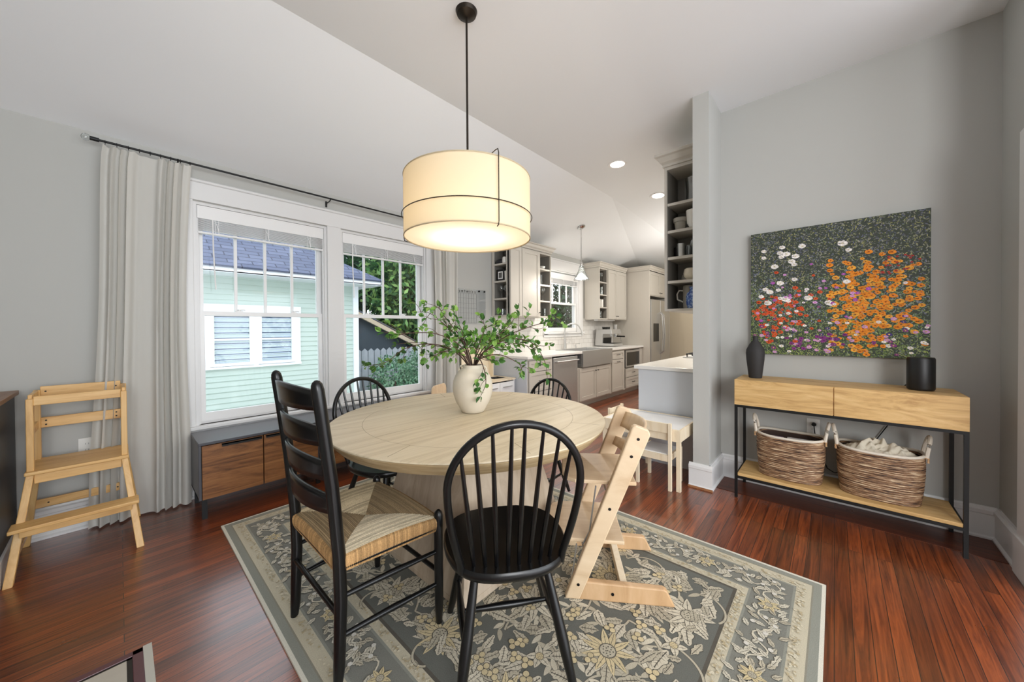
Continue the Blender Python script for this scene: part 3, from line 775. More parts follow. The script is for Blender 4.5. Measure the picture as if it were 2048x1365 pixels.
# branches: u = camera-right, w = up, d = away, measured from the vase mouth
U = Vector((0.6716, -0.7409, 0)); D = Vector((0.7409, 0.6716, 0)); O = Vector((VX, VY, TH+0.289))
LP = [(96, 138, 62), (112, 158, 72), (78, 122, 60), (132, 176, 84), (66, 106, 58), (148, 186, 100), (120, 160, 104)]
def branch(label, pts, dens=1.0, twigs=5, dark=False):
    P = [Vector((0, 0, -0.20))+U*0.0]
    st = O + U*pts[0][0]*0.12 + D*(pts[0][2] if len(pts[0]) > 2 else 0)*0.2
    path = [O+Vector((0, 0, -0.17))-U*pts[-1][0]*0.05, O + U*max(-0.038, min(0.038, pts[0][0]*0.25))+D*random.uniform(-.03, .03)]
    for q in pts: path.append(O+U*q[0]+Vector((0, 0, q[1]))+D*(q[2] if len(q) > 2 else 0))
    path = [Vector(p) for p in path]
    fine = []
    for i in range(len(path)-1):                                # Catmull-Rom
        p0, p1, p2, p3 = path[max(0, i-1)], path[i], path[i+1], path[min(len(path)-1, i+2)]
        for k in range(6):
            s_ = k/6; fine.append(0.5*((2*p1)+(p2-p0)*s_+(2*p0-5*p1+4*p2-p3)*s_*s_+(3*p1-p0-3*p2+p3)*s_**3))
    fine.append(path[-1])
    g = G(); n = len(fine); g.tube(fine, [0.0042*(1-i/n)+0.0013 for i in range(n)], 6)
    gl = G().colors(); col = lambda: (lambda q_, c_: tuple(x*q_ for x in c_))(random.uniform(0.8, 1.15)*(0.6 if dark else 1), lin(random.choice(LP)))  # dark puts backlit silhouette shade into the leaf colour
    def leaves(line, dn):
        L_ = sum((line[i+1]-line[i]).length for i in range(len(line)-1)); k = max(2, int(L_/0.040*dn))
        for j in range(k):
            f = (j+0.5)/k*(len(line)-1); i = int(f); p = line[i].lerp(line[min(i+1, len(line)-1)], f-i); dr = (line[min(i+1, len(line)-1)]-line[i])
            if dr.length < 1e-6: continue
            dr.normalize()
            for sd in ((1, -1) if random.random() < 0.45 else (random.choice((1, -1)),)):
                dd = (dr*0.6 + rdir()*0.9 + Vector((0, 0, 0.15))).normalized(); pet = p+dd*0.008
                leaf_geo(gl, pet, dd, random.uniform(0.028, 0.048), random.uniform(0.020, 0.031), col(), up=rdir()*0.6+Vector((0, -0.4, 1)))
        dd = (line[-1]-line[-2]).normalized()
        for _ in range(3): leaf_geo(gl, line[-1], (dd+rdir()*0.5), random.uniform(0.028, 0.046), 0.024, col())
    lo = 10
    for k in range(twigs):
        i = random.randrange(lo, n-2) if n-2 > lo else n-3
        p = fine[i]; dr = (fine[i+1]-fine[i]).normalized(); dd = (dr+rdir()*0.9).normalized(); L_ = random.uniform(0.07, 0.15); line = [p]
        for s_ in range(4):
            dd = (dd+rdir()*0.35).normalized(); p = p+dd*L_/4; line.append(p)
        g.tube(line, [0.002, 0.0018, 0.0015, 0.0012, 0.001], 5); leaves(line, dens)
    leaves(fine[11:], dens*0.8)
    o = obj('leafy_branch', g, M_stem, smooth=True)
    tag(o, label, 'branch', 'leafy branches standing in the cream vase')
    obj('leaves', gl, M_leaf, o)
    return o
branch('lowest long branch, darkened as a silhouette, reaching left in front of the window glass', [(-0.14, 0.10), (-0.28, 0.13), (-0.42, 0.10), (-0.53, 0.02), (-0.635, 0.0)], 0.8, 4, True)
branch('branch darkened as a silhouette, reaching left just above the lowest long one', [(-0.10, 0.08, .05), (-0.22, 0.11, .08), (-0.38, 0.135, .1), (-0.50, 0.125, .1)], 0.9, 4, True)
branch('branch bending left at middle height, ending before the right window frame', [(-0.07, 0.12, -.04), (-0.20, 0.19, -.06), (-0.33, 0.20, -.08), (-0.44, 0.185, -.1)], 1.0, 6)
branch('tall branch leaning up and left to the highest twig over the curtain', [(-0.06, 0.15), (-0.13, 0.24, .03), (-0.19, 0.32, .03), (-0.21, 0.365, .03)], 1.1, 6)
branch('tall branch up and left whose twig tips hang over the right window stile', [(-0.07, 0.14, .05), (-0.17, 0.24, .05), (-0.27, 0.32, .05), (-0.35, 0.33, .05)], 0.6, 5)
branch('short upright bushy branch in the middle leaning slightly left', [(-0.03, 0.10), (-0.06, 0.18), (-0.05, 0.24)], 1.7, 8)
branch('upright branch right of the middle with its tip before the calendar', [(0.03, 0.10), (0.055, 0.16), (0.075, 0.22), (0.068, 0.275)], 0.8, 4)
branch('branch leaning up and right with its tip below the framed photograph shelves', [(0.06, 0.09), (0.13, 0.16), (0.21, 0.22), (0.27, 0.30)], 0.8, 5)
branch('long branch reaching right and upward to the kitchen window', [(0.10, 0.10), (0.22, 0.18), (0.35, 0.23), (0.46, 0.265), (0.52, 0.30, .02)], 0.9, 7)
branch('long branch arching right then drooping over the far black chair', [(0.10, 0.10, -.03), (0.24, 0.16, -.05), (0.37, 0.13, -.06), (0.44, 0.02, -.06), (0.455, -0.09, -.06)], 1.0, 8)
branch('bushy branch spreading right at middle height before the dishwasher', [(0.08, 0.09, .03), (0.18, 0.13, .06), (0.30, 0.12, .08), (0.40, 0.09, .08)], 1.5, 10)
branch('low branch spreading right just above the vase mouth', [(0.07, 0.05, -.08), (0.17, 0.07, -.12), (0.28, 0.02, -.14), (0.30, -0.02, -.14)], 1.1, 6)
branch('short twig drooping down the front of the vase on the right', [(0.05, 0.04, -.07), (0.085, -0.03, -.13), (0.09, -0.10, -.14), (0.06, -0.17, -.14)], 0.8, 2)
branch('short bushy branch leaning left just above the vase mouth', [(-0.06, 0.07, -.05), (-0.15, 0.09, -.08), (-0.22, 0.06, -.08)], 1.4, 6)
branch('bushy branch rising behind the vase and leaning right', [(0.04, 0.10, .08), (0.10, 0.17, .1), (0.17, 0.19, .12)], 1.6, 9)

# drum pendant -------------------------------------------------------
LX, LY = 1.367, 1.577
M_shade = cloth_mat('lamp_linen', (246, 236, 214), 0.5, 0.2, 500)
M_diff = cloth_mat('lamp_diffuser', (250, 240, 226), 0.75, 0.0, 50)
p = thing('drum_pendant_lamp', 'large cream drum shade pendant lamp on a black rod above the round table', 'pendant lamp', (LX, LY, 0))
g = G(); R_ = 0.357
g.lathe([(R_, 1.79), (R_+0.001, 1.80), (R_+0.001, 2.115), (R_, 2.125)], 96); obj('lamp_shade', g, M_shade, p, smooth=True, thick=0.002)
g = G(); g.lathe([(0, 1.795), (R_-0.004, 1.795)], 96); obj('diffuser', g, M_diff, p, smooth=True)
M_band = plain('shade_hem', (196, 180, 150), 0.8)
for z_ in (1.79, 2.125):
    g = G(); g.tube([(math.cos(2*PI*k/96)*(R_+.001), math.sin(2*PI*k/96)*(R_+.001), z_) for k in range(96)], 0.0035, 6, closed=True); obj('hem', g, M_band, p, smooth=True)
M_bronze = plain('dark_bronze', (52, 46, 40), 0.4, metal=0.8)
g = G(); g.cyl((0, 0, 2.17), (0, 0, 3.085), 0.0062, n=12); g.cyl((0, 0, 2.06), (0, 0, 2.22), 0.0095, n=12); obj('rod', g, M_bronze, p, smooth=True)
g = G(); g.lathe([(0, 3.062), (0.02, 3.064), (0.055, 3.08), (0.062, 3.099), (0, 3.099)], 32); obj('canopy', g, M_bronze, p, smooth=True)
g = G(); g.tube([(math.cos(2*PI*k/96)*(R_+.012), math.sin(2*PI*k/96)*(R_+.012), 1.905) for k in range(96)], 0.0026, 6, closed=True); obj('wire_ring', g, M_bronze, p, smooth=True)
for k, a_ in enumerate((-1.866, -1.866+2.094, -1.866+4.188)):
    ca, sa = math.cos(a_), math.sin(a_); rw = R_+0.014
    g = G(); g.tube([(0.008*ca, 0.008*sa, 2.21), (0.012*ca, 0.012*sa, 2.185), (0.03*ca, 0.03*sa, 2.166), (0.06*ca, 0.06*sa, 2.160), ((rw-.03)*ca, (rw-.03)*sa, 2.160), ((rw-.008)*ca, (rw-.008)*sa, 2.156), (rw*ca, rw*sa, 2.135), (rw*ca, rw*sa, 1.80), ((rw-.004)*ca, (rw-.004)*sa, 1.783), ((rw-.02)*ca, (rw-.02)*sa, 1.778)], 0.0026, 6)
    obj('wire_arm', g, M_bronze, p, smooth=True)
M_bulb = emit_mat('warm_bulb', (1.0, 0.86, 0.68), 8)
for k in range(3):
    a_ = k*2.1; g = G(); g.ball((0.07*math.cos(a_), 0.07*math.sin(a_), 1.93), 0.03, n=12); obj('bulb', g, M_bulb, p, smooth=True)
    g = G(); g.tube([(0, 0, 2.08), (0.07*math.cos(a_), 0.07*math.sin(a_), 2.02), (0.07*math.cos(a_), 0.07*math.sin(a_), 1.955)], 0.008, 6); obj('socket', g, M_bronze, p)
lamp('pendant_glow', 'POINT', (LX, LY, 1.885), 4.6, (1.0, 0.90, 0.79), 0.05)

# chairs -------------------------------------------------------------
M_rush = None
def rush_chair():
    t = thing('ladder_back_chair', 'black ladder-back chair with woven rush seat at the left of the table', 'dining chair', (0.710, 1.53, 0.0105), math.radians(0))
    z0 = 0
    bw, fw, dp = 0.232, 0.272, 0.20
    def post(sy):
        return [(-dp-0.005, sy*bw, 0.0), (-dp, sy*bw, 0.06), (-dp+0.008, sy*bw, 0.30), (-dp+0.004, sy*bw, 0.46), (-dp-0.018, sy*bw, 0.72), (-dp-0.048, sy*bw, 0.96), (-dp-0.060, sy*bw, 1.055), (-dp-0.063, sy*bw, 1.074), (-dp-0.065, sy*bw, 1.084), (-dp-0.066, sy*bw, 1.089)]
    for sy in (1, -1):
        g = G(); g.tube(post(sy), [0.015, 0.020, 0.022, 0.022, 0.022, 0.021, 0.021, 0.018, 0.012, 0.004], 14, sx=1.0, up=(0, 1, 0)); obj('back_leg', g, M_black, t, smooth=True)
        g = G(); g.tube([(dp, sy*fw, 0), (dp, sy*fw, 0.07), (dp, sy*fw, 0.3), (dp, sy*fw, 0.462), (dp, sy*fw, 0.476), (dp, sy*fw, 0.485)], [0.013, 0.018, 0.0195, 0.0195, 0.016, 0.007], 14); obj('front_leg', g, M_black, t, smooth=True)
    def px(z):
        P_ = post(1)
        for a, b in zip(P_, P_[1:]):
            if a[2] <= z <= b[2]: return a[0]+(b[0]-a[0])*(z-a[2])/(b[2]-a[2])
        return P_[-1][0]
    for z_ in (1.015, 0.888, 0.762, 0.640):                    # curved slats
        def fn(u, v_):
            y = (u-0.5)*2*(bw-0.006); c = 1-(2*u-1)**2; h = 0.066
            zz = z_-h/2+v_*h + (0.018*c if v_ > 0.5 else -0.004*c); return (px(zz)-0.045*c+0.004, y, zz)
        g = G(); g.grid(fn, 14, 3); obj('back_slat', g, M_black, t, smooth=True, thick=0.011)
    for z_, r_ in ((0.415, 0.011),):
        for sy in (1, -1):
            g = G(); g.cyl((-dp, sy*bw, z_), (dp, sy*fw, z_), r_, n=10); obj('seat_rail', g, M_black, t, smooth=True)
        g = G(); g.cyl((dp, -fw, z_), (dp, fw, z_), r_, n=10); obj('seat_rail', g, M_black, t, smooth=True)
        g = G(); g.cyl((-dp, -bw, z_), (-dp, bw, z_), r_, n=10); obj('seat_rail', g, M_black, t, smooth=True)
    for z_ in (0.31, 0.17):
        for sy in (1, -1):
            g = G(); g.tube([(-dp, sy*bw, z_), (0, sy*(bw+fw)/2, z_+0.002), (dp, sy*fw, z_)], [0.0085, 0.0125, 0.0085], 10); obj('stretcher', g, M_black, t, smooth=True)
    g = G(); g.cyl((dp, -fw, 0.22), (dp, fw, 0.22), 0.010, n=10); obj('stretcher', g, M_black, t, smooth=True)
    g = G(); g.cyl((-dp, -bw, 0.25), (-dp, bw, 0.25), 0.010, n=10); obj('stretcher', g, M_black, t, smooth=True)
    # rush seat: four woven triangles as real cord rows
    g = G().colors(); rc = random.Random(3)
    cor = [(-dp, -bw), (dp, -fw), (dp, fw), (-dp, bw)]; cx, cy = 0.01, 0.0
    N = 30; zt = 0.452
    def hgt(s): return zt + 0.010*math.sin(s*PI*0.9)-0.018*(1-s)**2*0.6
    for e in range(4):
        a, b = cor[e], cor[(e+1) % 4]
        tone = ((206, 192, 164), (160, 138, 106), (188, 170, 138), (158, 136, 104))[e]
        for k in range(N):
            s0, s1 = (k+0.02)/N, (k+0.98)/N                      # 0 centre .. 1 edge
            q_ = rc.uniform(0.68, 1.22); g.col = tuple(x*q_ for x in lin(tone))
            def pt(c_, s_): return (cx+(c_[0]-cx)*s_, cy+(c_[1]-cy)*s_)
            sm = (s0+s1)/2; M_ = 10
            rows = []
            for s_, dz in ((s0, -0.0012), (sm, 0.0016), (s1, -0.0012)):
                A, B = pt(a, s_), pt(b, s_)
                rows.append([g.v((A[0]+(B[0]-A[0])*j/M_, A[1]+(B[1]-A[1])*j/M_, hgt(s_)+dz+0.012*math.sin(PI*j/M_)*s_+rc.uniform(-.0006, .0006))) for j in range(M_+1)])
            for r0, r1 in zip(rows, rows[1:]):
                for j in range(M_): g.f([r0[j], r0[j+1], r1[j+1], r1[j]])
        # wrapped edge cords over the rail
        d = Vector((b[0]-a[0], b[1]-a[1], 0)); Ln = d.length; d.normalize(); out = Vector((d.y, -d.x, 0)); K = int(Ln/0.0065)
        for k in range(K):
            q_ = rc.uniform(0.65, 1.2); g.col = tuple(x*q_ for x in lin((180, 142, 96)))
            A = Vector((a[0], a[1], 0))+d*(Ln*k/K); B = Vector((a[0], a[1], 0))+d*(Ln*(k+0.98)/K); tt = (k+.5)/K; zb = hgt(1)+0.012*math.sin(PI*tt)
            prof = [(0.0, zb), (0.008, zb-0.004), (0.0125, zb-0.016), (0.0125, zb-0.034), (0.006, 0.400)]
            for (o0, za), (o1, zb_) in zip(prof, prof[1:]):
                m0 = 0.0012; ml, mr, mm = A, B, (A+B)/2
                g.f([g.v(ml+out*o0+Vector((0, 0, za))), g.v(mm+out*(o0+m0)+Vector((0, 0, za))), g.v(mm+out*(o1+m0)+Vector((0, 0, zb_))), g.v(ml+out*o1+Vector((0, 0, zb_)))])
                g.f([g.v(mm+out*(o0+m0)+Vector((0, 0, za))), g.v(mr+out*o0+Vector((0, 0, za))), g.v(mr+out*o1+Vector((0, 0, zb_))), g.v(mm+out*(o1+m0)+Vector((0, 0, zb_)))])
    g.col = lin((120, 92, 56)); z_ = 0.402; g.f([g.v((x, y, z_)) for x, y in cor])
    obj('rush_seat', g, attr_mat('woven_rush', 0.75, bump=0.3, bscale=260, nvar=0.2), t)
    return t
rush_chair()

def windsor():
    t = thing('windsor_chair', 'black spindle-back chair nearest the camera, seen from behind', 'dining chair', (1.025, 0.975, 0.0105), math.radians(53))
    g = G(); n = 48; sh = []
    for k in range(n):
        a = 2*PI*k/n; c, s_ = math.cos(a), math.sin(a)
        e = 0.72; x = 0.232*math.copysign(abs(c)**e, c); y = 0.240*math.copysign(abs(s_)**e, s_); y *= 1-0.10*(-(x/0.232)) if x < 0 else 1.0
        sh.append((x, y))
    rows = [(0.90, -0.006), (0.975, 0.0), (1.0, 0.012), (1.0, 0.026), (0.975, 0.034), (0.80, 0.030), (0.4, 0.024)]
    V = [[g.v((x*q, y*q, 0.405+z)) for x, y in sh] for q, z in rows]
    for A, B in zip(V, V[1:]):
        for k in range(n): g.f([A[k], A[(k+1) % n], B[(k+1) % n], B[k]])
    g.f(V[0][::-1]); g.f(V[-1]); obj('seat', g, M_black, t, smooth=50)
    zs = 0.435
    # bow: base points and arch
    bx, by = -0.165, 0.178
    def bow(s_):                                                # s 0..1 round the bow
        q = (s_-0.5)*2                                           # -1..1
        a = q*PI/2*1.18
        H_ = 0.52
        # straight sides widening then a semi-elliptic crown
        if abs(q) > 0.55:
            u = (1-abs(q))/0.45; y = math.copysign(by+(0.226-by)*math.sin(u*PI/2), q); z = zs+u*0.30
        else:
            th = q/0.55*PI/2; y = 0.226*math.sin(th); z = zs+0.30+(H_-0.30)*math.cos(th)
        x = bx-0.02*0-(z-zs)*0.235; return Vector((x, y, z))
    bp = [bow(i/60) for i in range(61)]; bp[0].z = bp[-1].z = 0.42
    g = G(); g.tube(bp, 0.0135, 12, up=(1, 0, 0)); obj('bow', g, M_black, t, smooth=True)
    for k in range(8):
        f = (k-3.5)/3.5; yb = f*0.135; xb = -0.178+0.02*abs(f)**2
        # find the bow point above
        yt = f*0.185; best = min(bp[6:55], key=lambda p_: abs(p_.y-yt))
        g = G(); a_ = Vector((xb, yb, 0.425)); m_ = a_.lerp(best, 0.35)
        g.tube([a_, a_.lerp(best, .12), m_, a_.lerp(best, .7), best], [0.007, 0.0082, 0.0095, 0.0078, 0.0058], 8); obj('spindle', g, M_black, t, smooth=True)
    lg = {}
    for sx, sy in ((1, 1), (1, -1), (-1, 1), (-1, -1)):
        top = Vector((sx*0.125, sy*0.125, 0.415)); ft = Vector((0.205 if sx > 0 else -0.255, sy*(0.215 if sx > 0 else 0.20), 0)); lg[(sx, sy)] = (top, ft)
        g = G(); g.tube([top, top.lerp(ft, .2), top.lerp(ft, .5), top.lerp(ft, .62), top.lerp(ft, .8), ft], [0.013, 0.0155, 0.0195, 0.0205, 0.017, 0.0125], 12); obj('leg', g, M_black, t, smooth=True)
    mids = []
    for sy in (1, -1):
        a_ = lg[(1, sy)][0].lerp(lg[(1, sy)][1], 0.60); b_ = lg[(-1, sy)][0].lerp(lg[(-1, sy)][1], 0.60); m_ = (a_+b_)/2; mids.append(m_)
        g = G(); g.tube([a_, a_.lerp(b_, .25), m_, a_.lerp(b_, .75), b_], [0.008, 0.0115, 0.016, 0.0115, 0.008], 10); obj('stretcher', g, M_black, t, smooth=True)
    a_, b_ = mids
    g = G(); g.tube([a_, a_.lerp(b_, .25), (a_+b_)/2, a_.lerp(b_, .75), b_], [0.008, 0.0115, 0.0155, 0.0115, 0.008], 10); obj('stretcher', g, M_black, t, smooth=True)
    return t
wc = windsor()
copy_tree(wc, (1.165, 2.15, 0.0105), math.radians(-78), 'black spindle-back chair between the table and the windows', s=0.965)
copy_tree(wc, (2.10, 1.70, 0.0105), math.radians(180), 'black spindle-back chair on the kitchen side, its bow peeking above the tabletop', s=0.885)

def high_chair():
    t = thing('wooden_high_chair', 'adjustable birch high chair with slanting sides pulled up to the table', 'high chair', (1.705, 0.855, 0.0105), math.radians(124.8))
    ys = (0.205, -0.205); th = 0.018
    for s_ in (1, -1):
        y0 = s_*0.205
        g = G(); g.prism([(0.247, 0.0), (0.178, 0.0), (-0.140, 0.775), (-0.130, 0.798), (-0.074, 0.818), (-0.060, 0.808)], y0-th, y0+th, 'y')
        u = obj('side_upright', g, M_birch, t, bevel=0.006)
        for cx, cz in ((0.185, 0.07), (0.042, 0.43), (-0.055, 0.675), (-0.085, 0.755)):
            g = G(); g.cyl((cx, y0+s_*(th-0.004), cz), (cx, y0+s_*(th+0.0012), cz), 0.007, n=12); obj('screw', g, M_black, u)
        g = G(); g.prism([(0.185, 0.0), (-0.245, 0.0), (-0.210, 0.07), (-0.195, 0.078), (0.150, 0.085)], y0-th+0.001, y0+th-0.001, 'y'); r_ = obj('floor_runner', g, M_beech, t, bevel=0.006)
        g = G(); g.cyl((0.03, y0+s_*(th-0.004), 0.038), (0.03, y0+s_*(th+0.0012), 0.038), 0.007, n=12); obj('screw', g, M_black, r_)
    g = G(); g.box(-0.045, -0.19, 0.018, -0.012, 0.19, 0.062); obj('cross_bar', g, M_paleply, t, bevel=0.003)
    def plate(name, x0, x1, z_, w0, w1):
        g = G(); o_ = [(x0, -w0), (x0+0.14, -w0), (x1-0.06, -w1), (x1-0.015, -w1+0.03), (x1, -w1+0.09), (x1, w1-0.09), (x1-0.015, w1-0.03), (x1-0.06, w1), (x0+0.14, w0), (x0, w0)]
        g.prism(o_, z_-0.009, z_+0.009, 'z'); return obj(name, g, M_birch, t, bevel=0.004)
    s_ = plate('seat', -0.085, 0.255, 0.535, 0.186, 0.182)
    plate('footrest', -0.03, 0.325, 0.255, 0.186, 0.182)
    for z0_, z1_ in ((0.705, 0.785), (0.60, 0.645)):
        def fn(u, v_):
            y = (u-0.5)*2*0.19; c = 1-(2*u-1)**2; z = z0_+(z1_-z0_)*v_
            if v_ in (0, 1): z += (0.012 if v_ else -0.012)*c*0.6
            return (-0.025-(z-0.575)*0.40-0.05*c, y, z)
        g = G(); g.grid(fn, 16, 3); obj('backrest', g, M_birch, t, smooth=True, thick=0.012)
    for x_, z_ in ((0.055, 0.505), (0.16, 0.228)):
        g = G(); g.cyl((x_, -0.19, z_), (x_, 0.19, z_), 0.005, n=8); obj('metal_rod', g, M_steel, t)
    g = G(); g.tube([(0.10, 0.19, 0.52), (0.13, 0.186, 0.30), (0.16, 0.185, 0.24)], 0.004, 6); obj('metal_rod', g, M_steel, t)
    g = G(); g.tube([(0.19, 0.188, 0.24), (0.22, 0.188, 0.02)], 0.004, 6); obj('metal_rod', g, M_steel, t)
    return t
high_chair()

# toddler step stool ---------------------------------------------------
t = thing('wooden_learning_tower', 'yellow pine toddler step tower standing in the left corner by the curtain', 'step stool', (-0.157, 3.29, 0))
hw = 0.172
for s_ in (1, -1):
    g = G()
    g.hexa([(s_*0.228-0.016, -0.27, 0), (s_*0.228+0.016, -0.27, 0), (s_*0.228+0.016, -0.225, 0), (s_*0.228-0.016, -0.225, 0)],
           [(s_*hw-0.014, -0.10, 0.50), (s_*hw+0.014, -0.10, 0.50), (s_*hw+0.014, -0.06, 0.50), (s_*hw-0.014, -0.06, 0.50)]); obj('front_leg', g, M_pinez, t, bevel=0.003)
    g = G()
    g.hexa([(s_*0.228-0.016, 0.235, 0), (s_*0.228+0.016, 0.235, 0), (s_*0.228+0.016, 0.275, 0), (s_*0.228-0.016, 0.275, 0)],
           [(s_*hw-0.014, 0.17, 0.50), (s_*hw+0.014, 0.17, 0.50), (s_*hw+0.014, 0.21, 0.50), (s_*hw-0.014, 0.21, 0.50)]); obj('back_leg', g, M_pinez, t, bevel=0.003)
    g = G(); g.hexa([(s_*hw-0.013, -0.085, 0.50), (s_*hw+0.013, -0.085, 0.50), (s_*hw+0.013, -0.043, 0.50), (s_*hw-0.013, -0.043, 0.50)],
                    [(s_*hw-0.013, -0.075, 0.905), (s_*hw+0.013, -0.075, 0.905), (s_*hw+0.013, -0.033, 0.905), (s_*hw-0.013, -0.033, 0.905)]); obj('front_post', g, M_pinez, t, bevel=0.003)
    g = G(); g.box(s_*hw-0.013, 0.175, 0.50, s_*hw+0.013, 0.215, 0.925); obj('back_post', g, M_pinez, t, bevel=0.003)
    g = G(); g.box(s_*hw-0.008, -0.05, 0.885, s_*hw+0.008, 0.19, 0.925); obj('side_rail', g, M_pine, t, bevel=0.003)
    g = G(); g.box(s_*hw-0.006, -0.05, 0.70, s_*hw+0.006, 0.19, 0.745); obj('side_rail', g, M_pine, t, bevel=0.003)
    g = G(); g.hexa([(s_*0.215-0.009, -0.22, 0.10), (s_*0.215+0.009, -0.22, 0.10), (s_*0.215+0.009, 0.235, 0.10), (s_*0.215-0.009, 0.235, 0.10)],
                    [(s_*0.208-0.009, -0.20, 0.145), (s_*0.208+0.009, -0.20, 0.145), (s_*0.208+0.009, 0.23, 0.145), (s_*0.208-0.009, 0.23, 0.145)]); obj('side_rail', g, M_pine, t, bevel=0.003)
g = G(); g.box(-0.190, -0.115, 0.500, 0.190, 0.215, 0.518); obj('standing_platform', g, M_pine, t, bevel=0.004)
g = G(); g.box(-0.160, -0.090, 0.448, 0.160, -0.072, 0.499); obj('platform_rail', g, M_pine, t, bevel=0.003)
g = G(); g.box(-0.226, -0.275, 0.262, 0.226, -0.165, 0.281); obj('step', g, M_pine, t, bevel=0.004)
g = G(); g.box(-0.198, -0.215, 0.215, 0.198, -0.197, 0.261); obj('step_rail', g, M_pine, t, bevel=0.003)
g = G(); g.box(-0.160, -0.070, 0.868, 0.160, -0.054, 0.918); obj('front_top_rail', g, M_pine, t, bevel=0.003)
g = G(); g.box(-0.160, 0.190, 0.885, 0.160, 0.206, 0.945); r1 = obj('back_top_rail', g, M_pine, t, bevel=0.003)
g = G(); g.box(-0.160, 0.190, 0.700, 0.160, 0.206, 0.760); r2 = obj('back_middle_rail', g, M_pine, t, bevel=0.003)
g = G(); g.box(-0.205, 0.225, 0.215, 0.205, 0.241, 0.265); r3 = obj('back_low_rail', g, M_pine, t, bevel=0.003)
for par, z_, y_ in ((r1, 0.915, 0.190), (r2, 0.718, 0.190), (r2, 0.742, 0.190), (r3, 0.24, 0.225)):
    for sx in (-0.14, 0.14):
        g = G(); g.cyl((sx, y_-0.0015, z_), (sx, y_+0.002, z_), 0.0045, n=10); obj('screw', g, M_bronze, par)

# credenza ----------------------------------------------------------------
t = thing('credenza', 'low dark-topped credenza with striped wooden doors under the windows', 'sideboard', (0.345, 3.135, 0))
Wd, Dp, Hh = 1.56, 0.385, 0.515
g = G(); g.box(0, 0, Hh-0.018, Wd, Dp, Hh); g.box(0, 0, 0.13, 0.016, Dp, Hh-0.018); g.box(Wd-0.016, 0, 0.13, Wd, Dp, Hh-0.018); g.box(0, 0.02, 0.13, Wd, Dp, 0.146); g.box(0.016, Dp-0.01, 0.146, Wd-0.016, Dp, Hh-0.018); g.box(0.74, 0.01, 0.146, 0.755, Dp-.01, Hh-0.018); g.box(1.13, 0.01, 0.146, 1.145, Dp-.01, Hh-0.018); g.box(0.755, 0.02, 0.30, 1.13, Dp-.01, 0.31)
obj('carcass', g, M_credtop, t, bevel=0.002)
for x0_, x1_, z0_, z1_ in ((0.018, 0.362, 0.132, Hh-0.022), (0.368, 0.738, 0.132, Hh-0.022), (0.757, 1.128, 0.132, 0.298), (1.147, Wd-0.018, 0.132, Hh-0.022)):
    g = G(); g.box(x0_, -0.004, z0_, x1_, 0.014, z1_); d_ = obj('door', g, M_acacia, t, bevel=0.002)
    if z1_ > 0.4:
        hx0, hx1 = (x1_-0.24, x1_-0.01) if x0_ < 0.3 else (x0_+0.01, x0_+0.24)
        g = G(); g.box(hx0, -0.022, z1_-0.008, hx1, 0.0, z1_-0.002); g.box(hx0, -0.022, z1_-0.02, hx1, -0.019, z1_-0.002); obj('handle', g, M_blackm, d_)
for x_, y_ in ((0.03, 0.02), (0.03, Dp-0.03), (Wd-0.03, 0.02), (Wd-0.03, Dp-0.03), (0.75, 0.04), (0.75, Dp-0.03)):
    g = G(); g.box(x_-0.014, y_-0.014, 0, x_+0.014, y_+0.014, 0.13); obj('leg', g, M_blackm, t)

# built-in cabinet at the left edge and hearth ---------------------------------
t = thing('built_in_cabinet', 'black cabinet with brown wooden top and white base at the left edge', 'cabinet', (-0.96, 2.4, 0))
g = G(); g.box(0, 0, 0.13, 0.545, 1.165, 0.90); obj('body', g, M_dark, t, bevel=0.003)
g = G(); g.box(0, -0.02, 0.90, 0.56, 1.17, 0.925); obj('top', g, wood('brown_top', ((110, 76, 50), (142, 104, 74)), (12, 2, 12), 0.4), t, bevel=0.003)
g = G(); g.box(0, -0.005, 0.0, 0.555, 1.165, 0.13); obj('base_trim', g, M_trim, t, bevel=0.004)
M_htile = plain('hearth_tile', (190, 182, 168), 0.35, var=0.08, scale=20)
t = thing('fireplace_hearth', 'cream tile hearth with dark purple-brown wooden border at bottom left', 'hearth', (-0.98, 0.6, 0.0))
g = G(); g.box(0, 0, 0.0, 0.985, 1.41, 0.004)
obj('tile_slab', g, M_htile, t)
g = G(); g.box(0, 1.41, 0.0, 1.0, 1.422, 0.003); g.box(0.985, 0, 0.0, 1.0, 1.422, 0.003); obj('dark_joint', g, M_black, t)
g = G(); g.box(0, 1.422, 0.0, 1.03, 1.45, 0.006); g.box(1.0, 0, 0.0, 1.03, 1.45, 0.006); obj('border', g, plain('hearth_border', (96, 62, 66), 0.3), t, bevel=0.002)
g = G(); g.box(1.03, 0, 0.0, 1.055, 1.455, 0.005); obj('light_strip', g, plain('hearth_strip', (196, 192, 180), 0.35), t)

